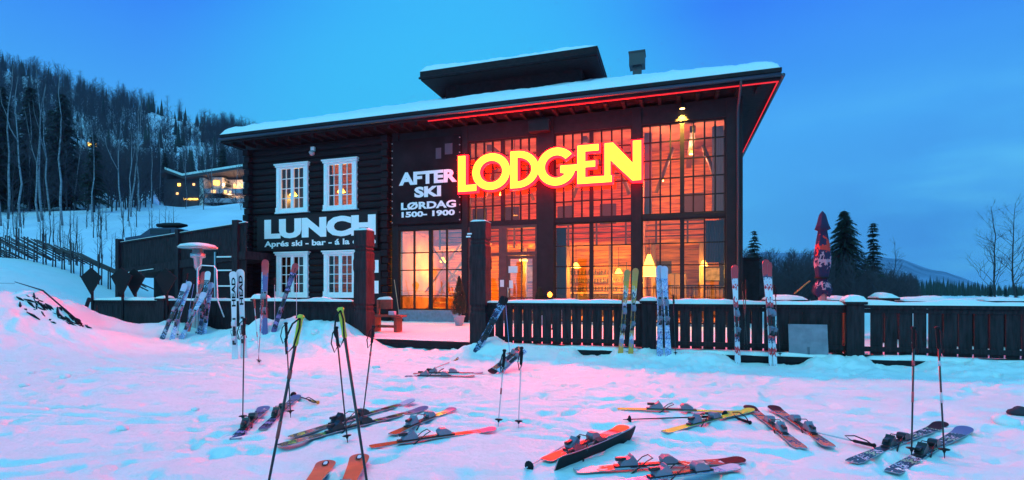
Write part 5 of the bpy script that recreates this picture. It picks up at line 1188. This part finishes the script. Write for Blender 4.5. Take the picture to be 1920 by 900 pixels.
for k, (px, py, e_) in enumerate([(389, 345, 380), (420, 345, 380), (446, 345, 300), (430, 365, 300), (384, 375, 300)]):
    pl = bpy.data.lights.new('balcony_lamp', 'POINT'); pl.energy = e_; pl.color = (1, .62, .3); pl.shadow_soft_size = .3; o = bpy.data.objects.new('balcony_lamp', pl); col.objects.link(o); o.location = HP(px, py, 1.3); o.parent = hb
# ------------------------------------------------------------------ right side trees
SPA, SPB = spruce(7, 11, 4.2, 2.2, .08, .45), spruce(8, 10, 2.1, .9, .12, .3)
def gp(px, d): return Vector(((px-960)/F*d, d, -.1))
place_tree('spruce_tree', SPA, gp(1583, 60), 'largest full dark spruce behind the parasol', 'tree', 'spruces beyond the terrace', (HY-390)/F*60/11*1.14, .5)
place_tree('spruce_tree', SPB, gp(1637, 60), 'slimmer open-branched spruce right of the largest one', 'tree', 'spruces beyond the terrace', (HY-412)/F*60/10*1.16, .8)
place_tree('spruce_tree', SP[2], gp(1414, 55), 'small dark spruce close to the right corner of the lodge', 'tree', 'spruces beyond the terrace', (HY-455)/F*55/7*1.55)
for k, (px, d, y, lab) in enumerate([(1472, 70, 487, 'dark little spruce in the thicket left of the parasol'), (1486, 70, 490, 'dark little spruce right beside another in the thicket'), (1670, 80, 505, 'small spruce at the foot of the slim spruce'), (1696, 140, 510, 'left one of two tiny spruces before the mountain'), (1707, 140, 511, 'right one of two tiny spruces before the mountain'), (1858, 95, 527, 'tiny spruce at the foot of the left right-edge birch'), (1886, 95, 533, 'tiny spruce between the two right-edge birches'), (1906, 95, 535, 'tiny spruce nearest the right edge')]):
    place_tree('spruce_tree', SP[1+k % 2], gp(px, d), lab, 'tree', 'small spruces beyond the terrace', (EYE+(HY-y)/F*d)/(9 if k % 2 == 0 else 7))
for px, d, y, lab, k in ((1868, 46, 384, 'tall bare birch standing left of the two at the right edge', 0), (1903, 44, 378, 'tall bare birch right at the right edge of the view', 1), (1673, 75, 452, 'faint bare tree between the slim spruce and the mountain', 2), (1524, 65, 478, 'faint bare tree just left of the parasol', 3)):
    place_tree('bare_tree', DK[k], gp(px, d), lab, 'tree', 'bare trees beyond the terrace', (EYE+(HY-y)/F*d)/10)
pts = []
for i in range(480):
    px = r2.uniform(1385, 1720); d = r2.uniform(48, 85); hx = 55 if px < 1560 else 55-(px-1560)*.2
    pts.append((gp(px, d), (hx*r2.uniform(.45, 1.45)/F*d+1.5)/9, r2.uniform(0, 6.28), r2.randint(4)))
o = forest('thicket', LOWP, pts, M_TWIG, 'tangled bare thicket beyond the terrace right of the lodge'); o['category'] = 'thicket'
pts = []
for i in range(420):
    px = r2.uniform(1640, 1990); d = r2.uniform(180, 330); pts.append((gp(px, d), (r2.uniform(8, 22)*np.interp(px, [1640, 1750, 1850, 2000], [1.4, 1.2, .7, .6])/F*d+1.5)/8, r2.uniform(0, 6.28), r2.randint(2)))
o = forest('treeline', LSP, pts, M_NEEDLE, 'low dark far treeline under the blue mountain'); o['category'] = 'treeline'
# ------------------------------------------------------------------ haze
hz = MB().box(-1900, 1900, -60, 2250, -4, 330).build('haze', bpy.data.materials.new('haze')); kind(hz, 'stuff')
hm = hz.data.materials[0]; hm.use_nodes = True; t = hm.node_tree; t.nodes.clear(); o_ = t.nodes.new('ShaderNodeOutputMaterial'); pv = t.nodes.new('ShaderNodeVolumePrincipled')
pv.inputs['Color'].default_value = (.45, .65, .95, 1); pv.inputs['Density'].default_value = .00022; pv.inputs['Anisotropy'].default_value = .1
t.links.new(pv.outputs[0], o_.inputs['Volume'])
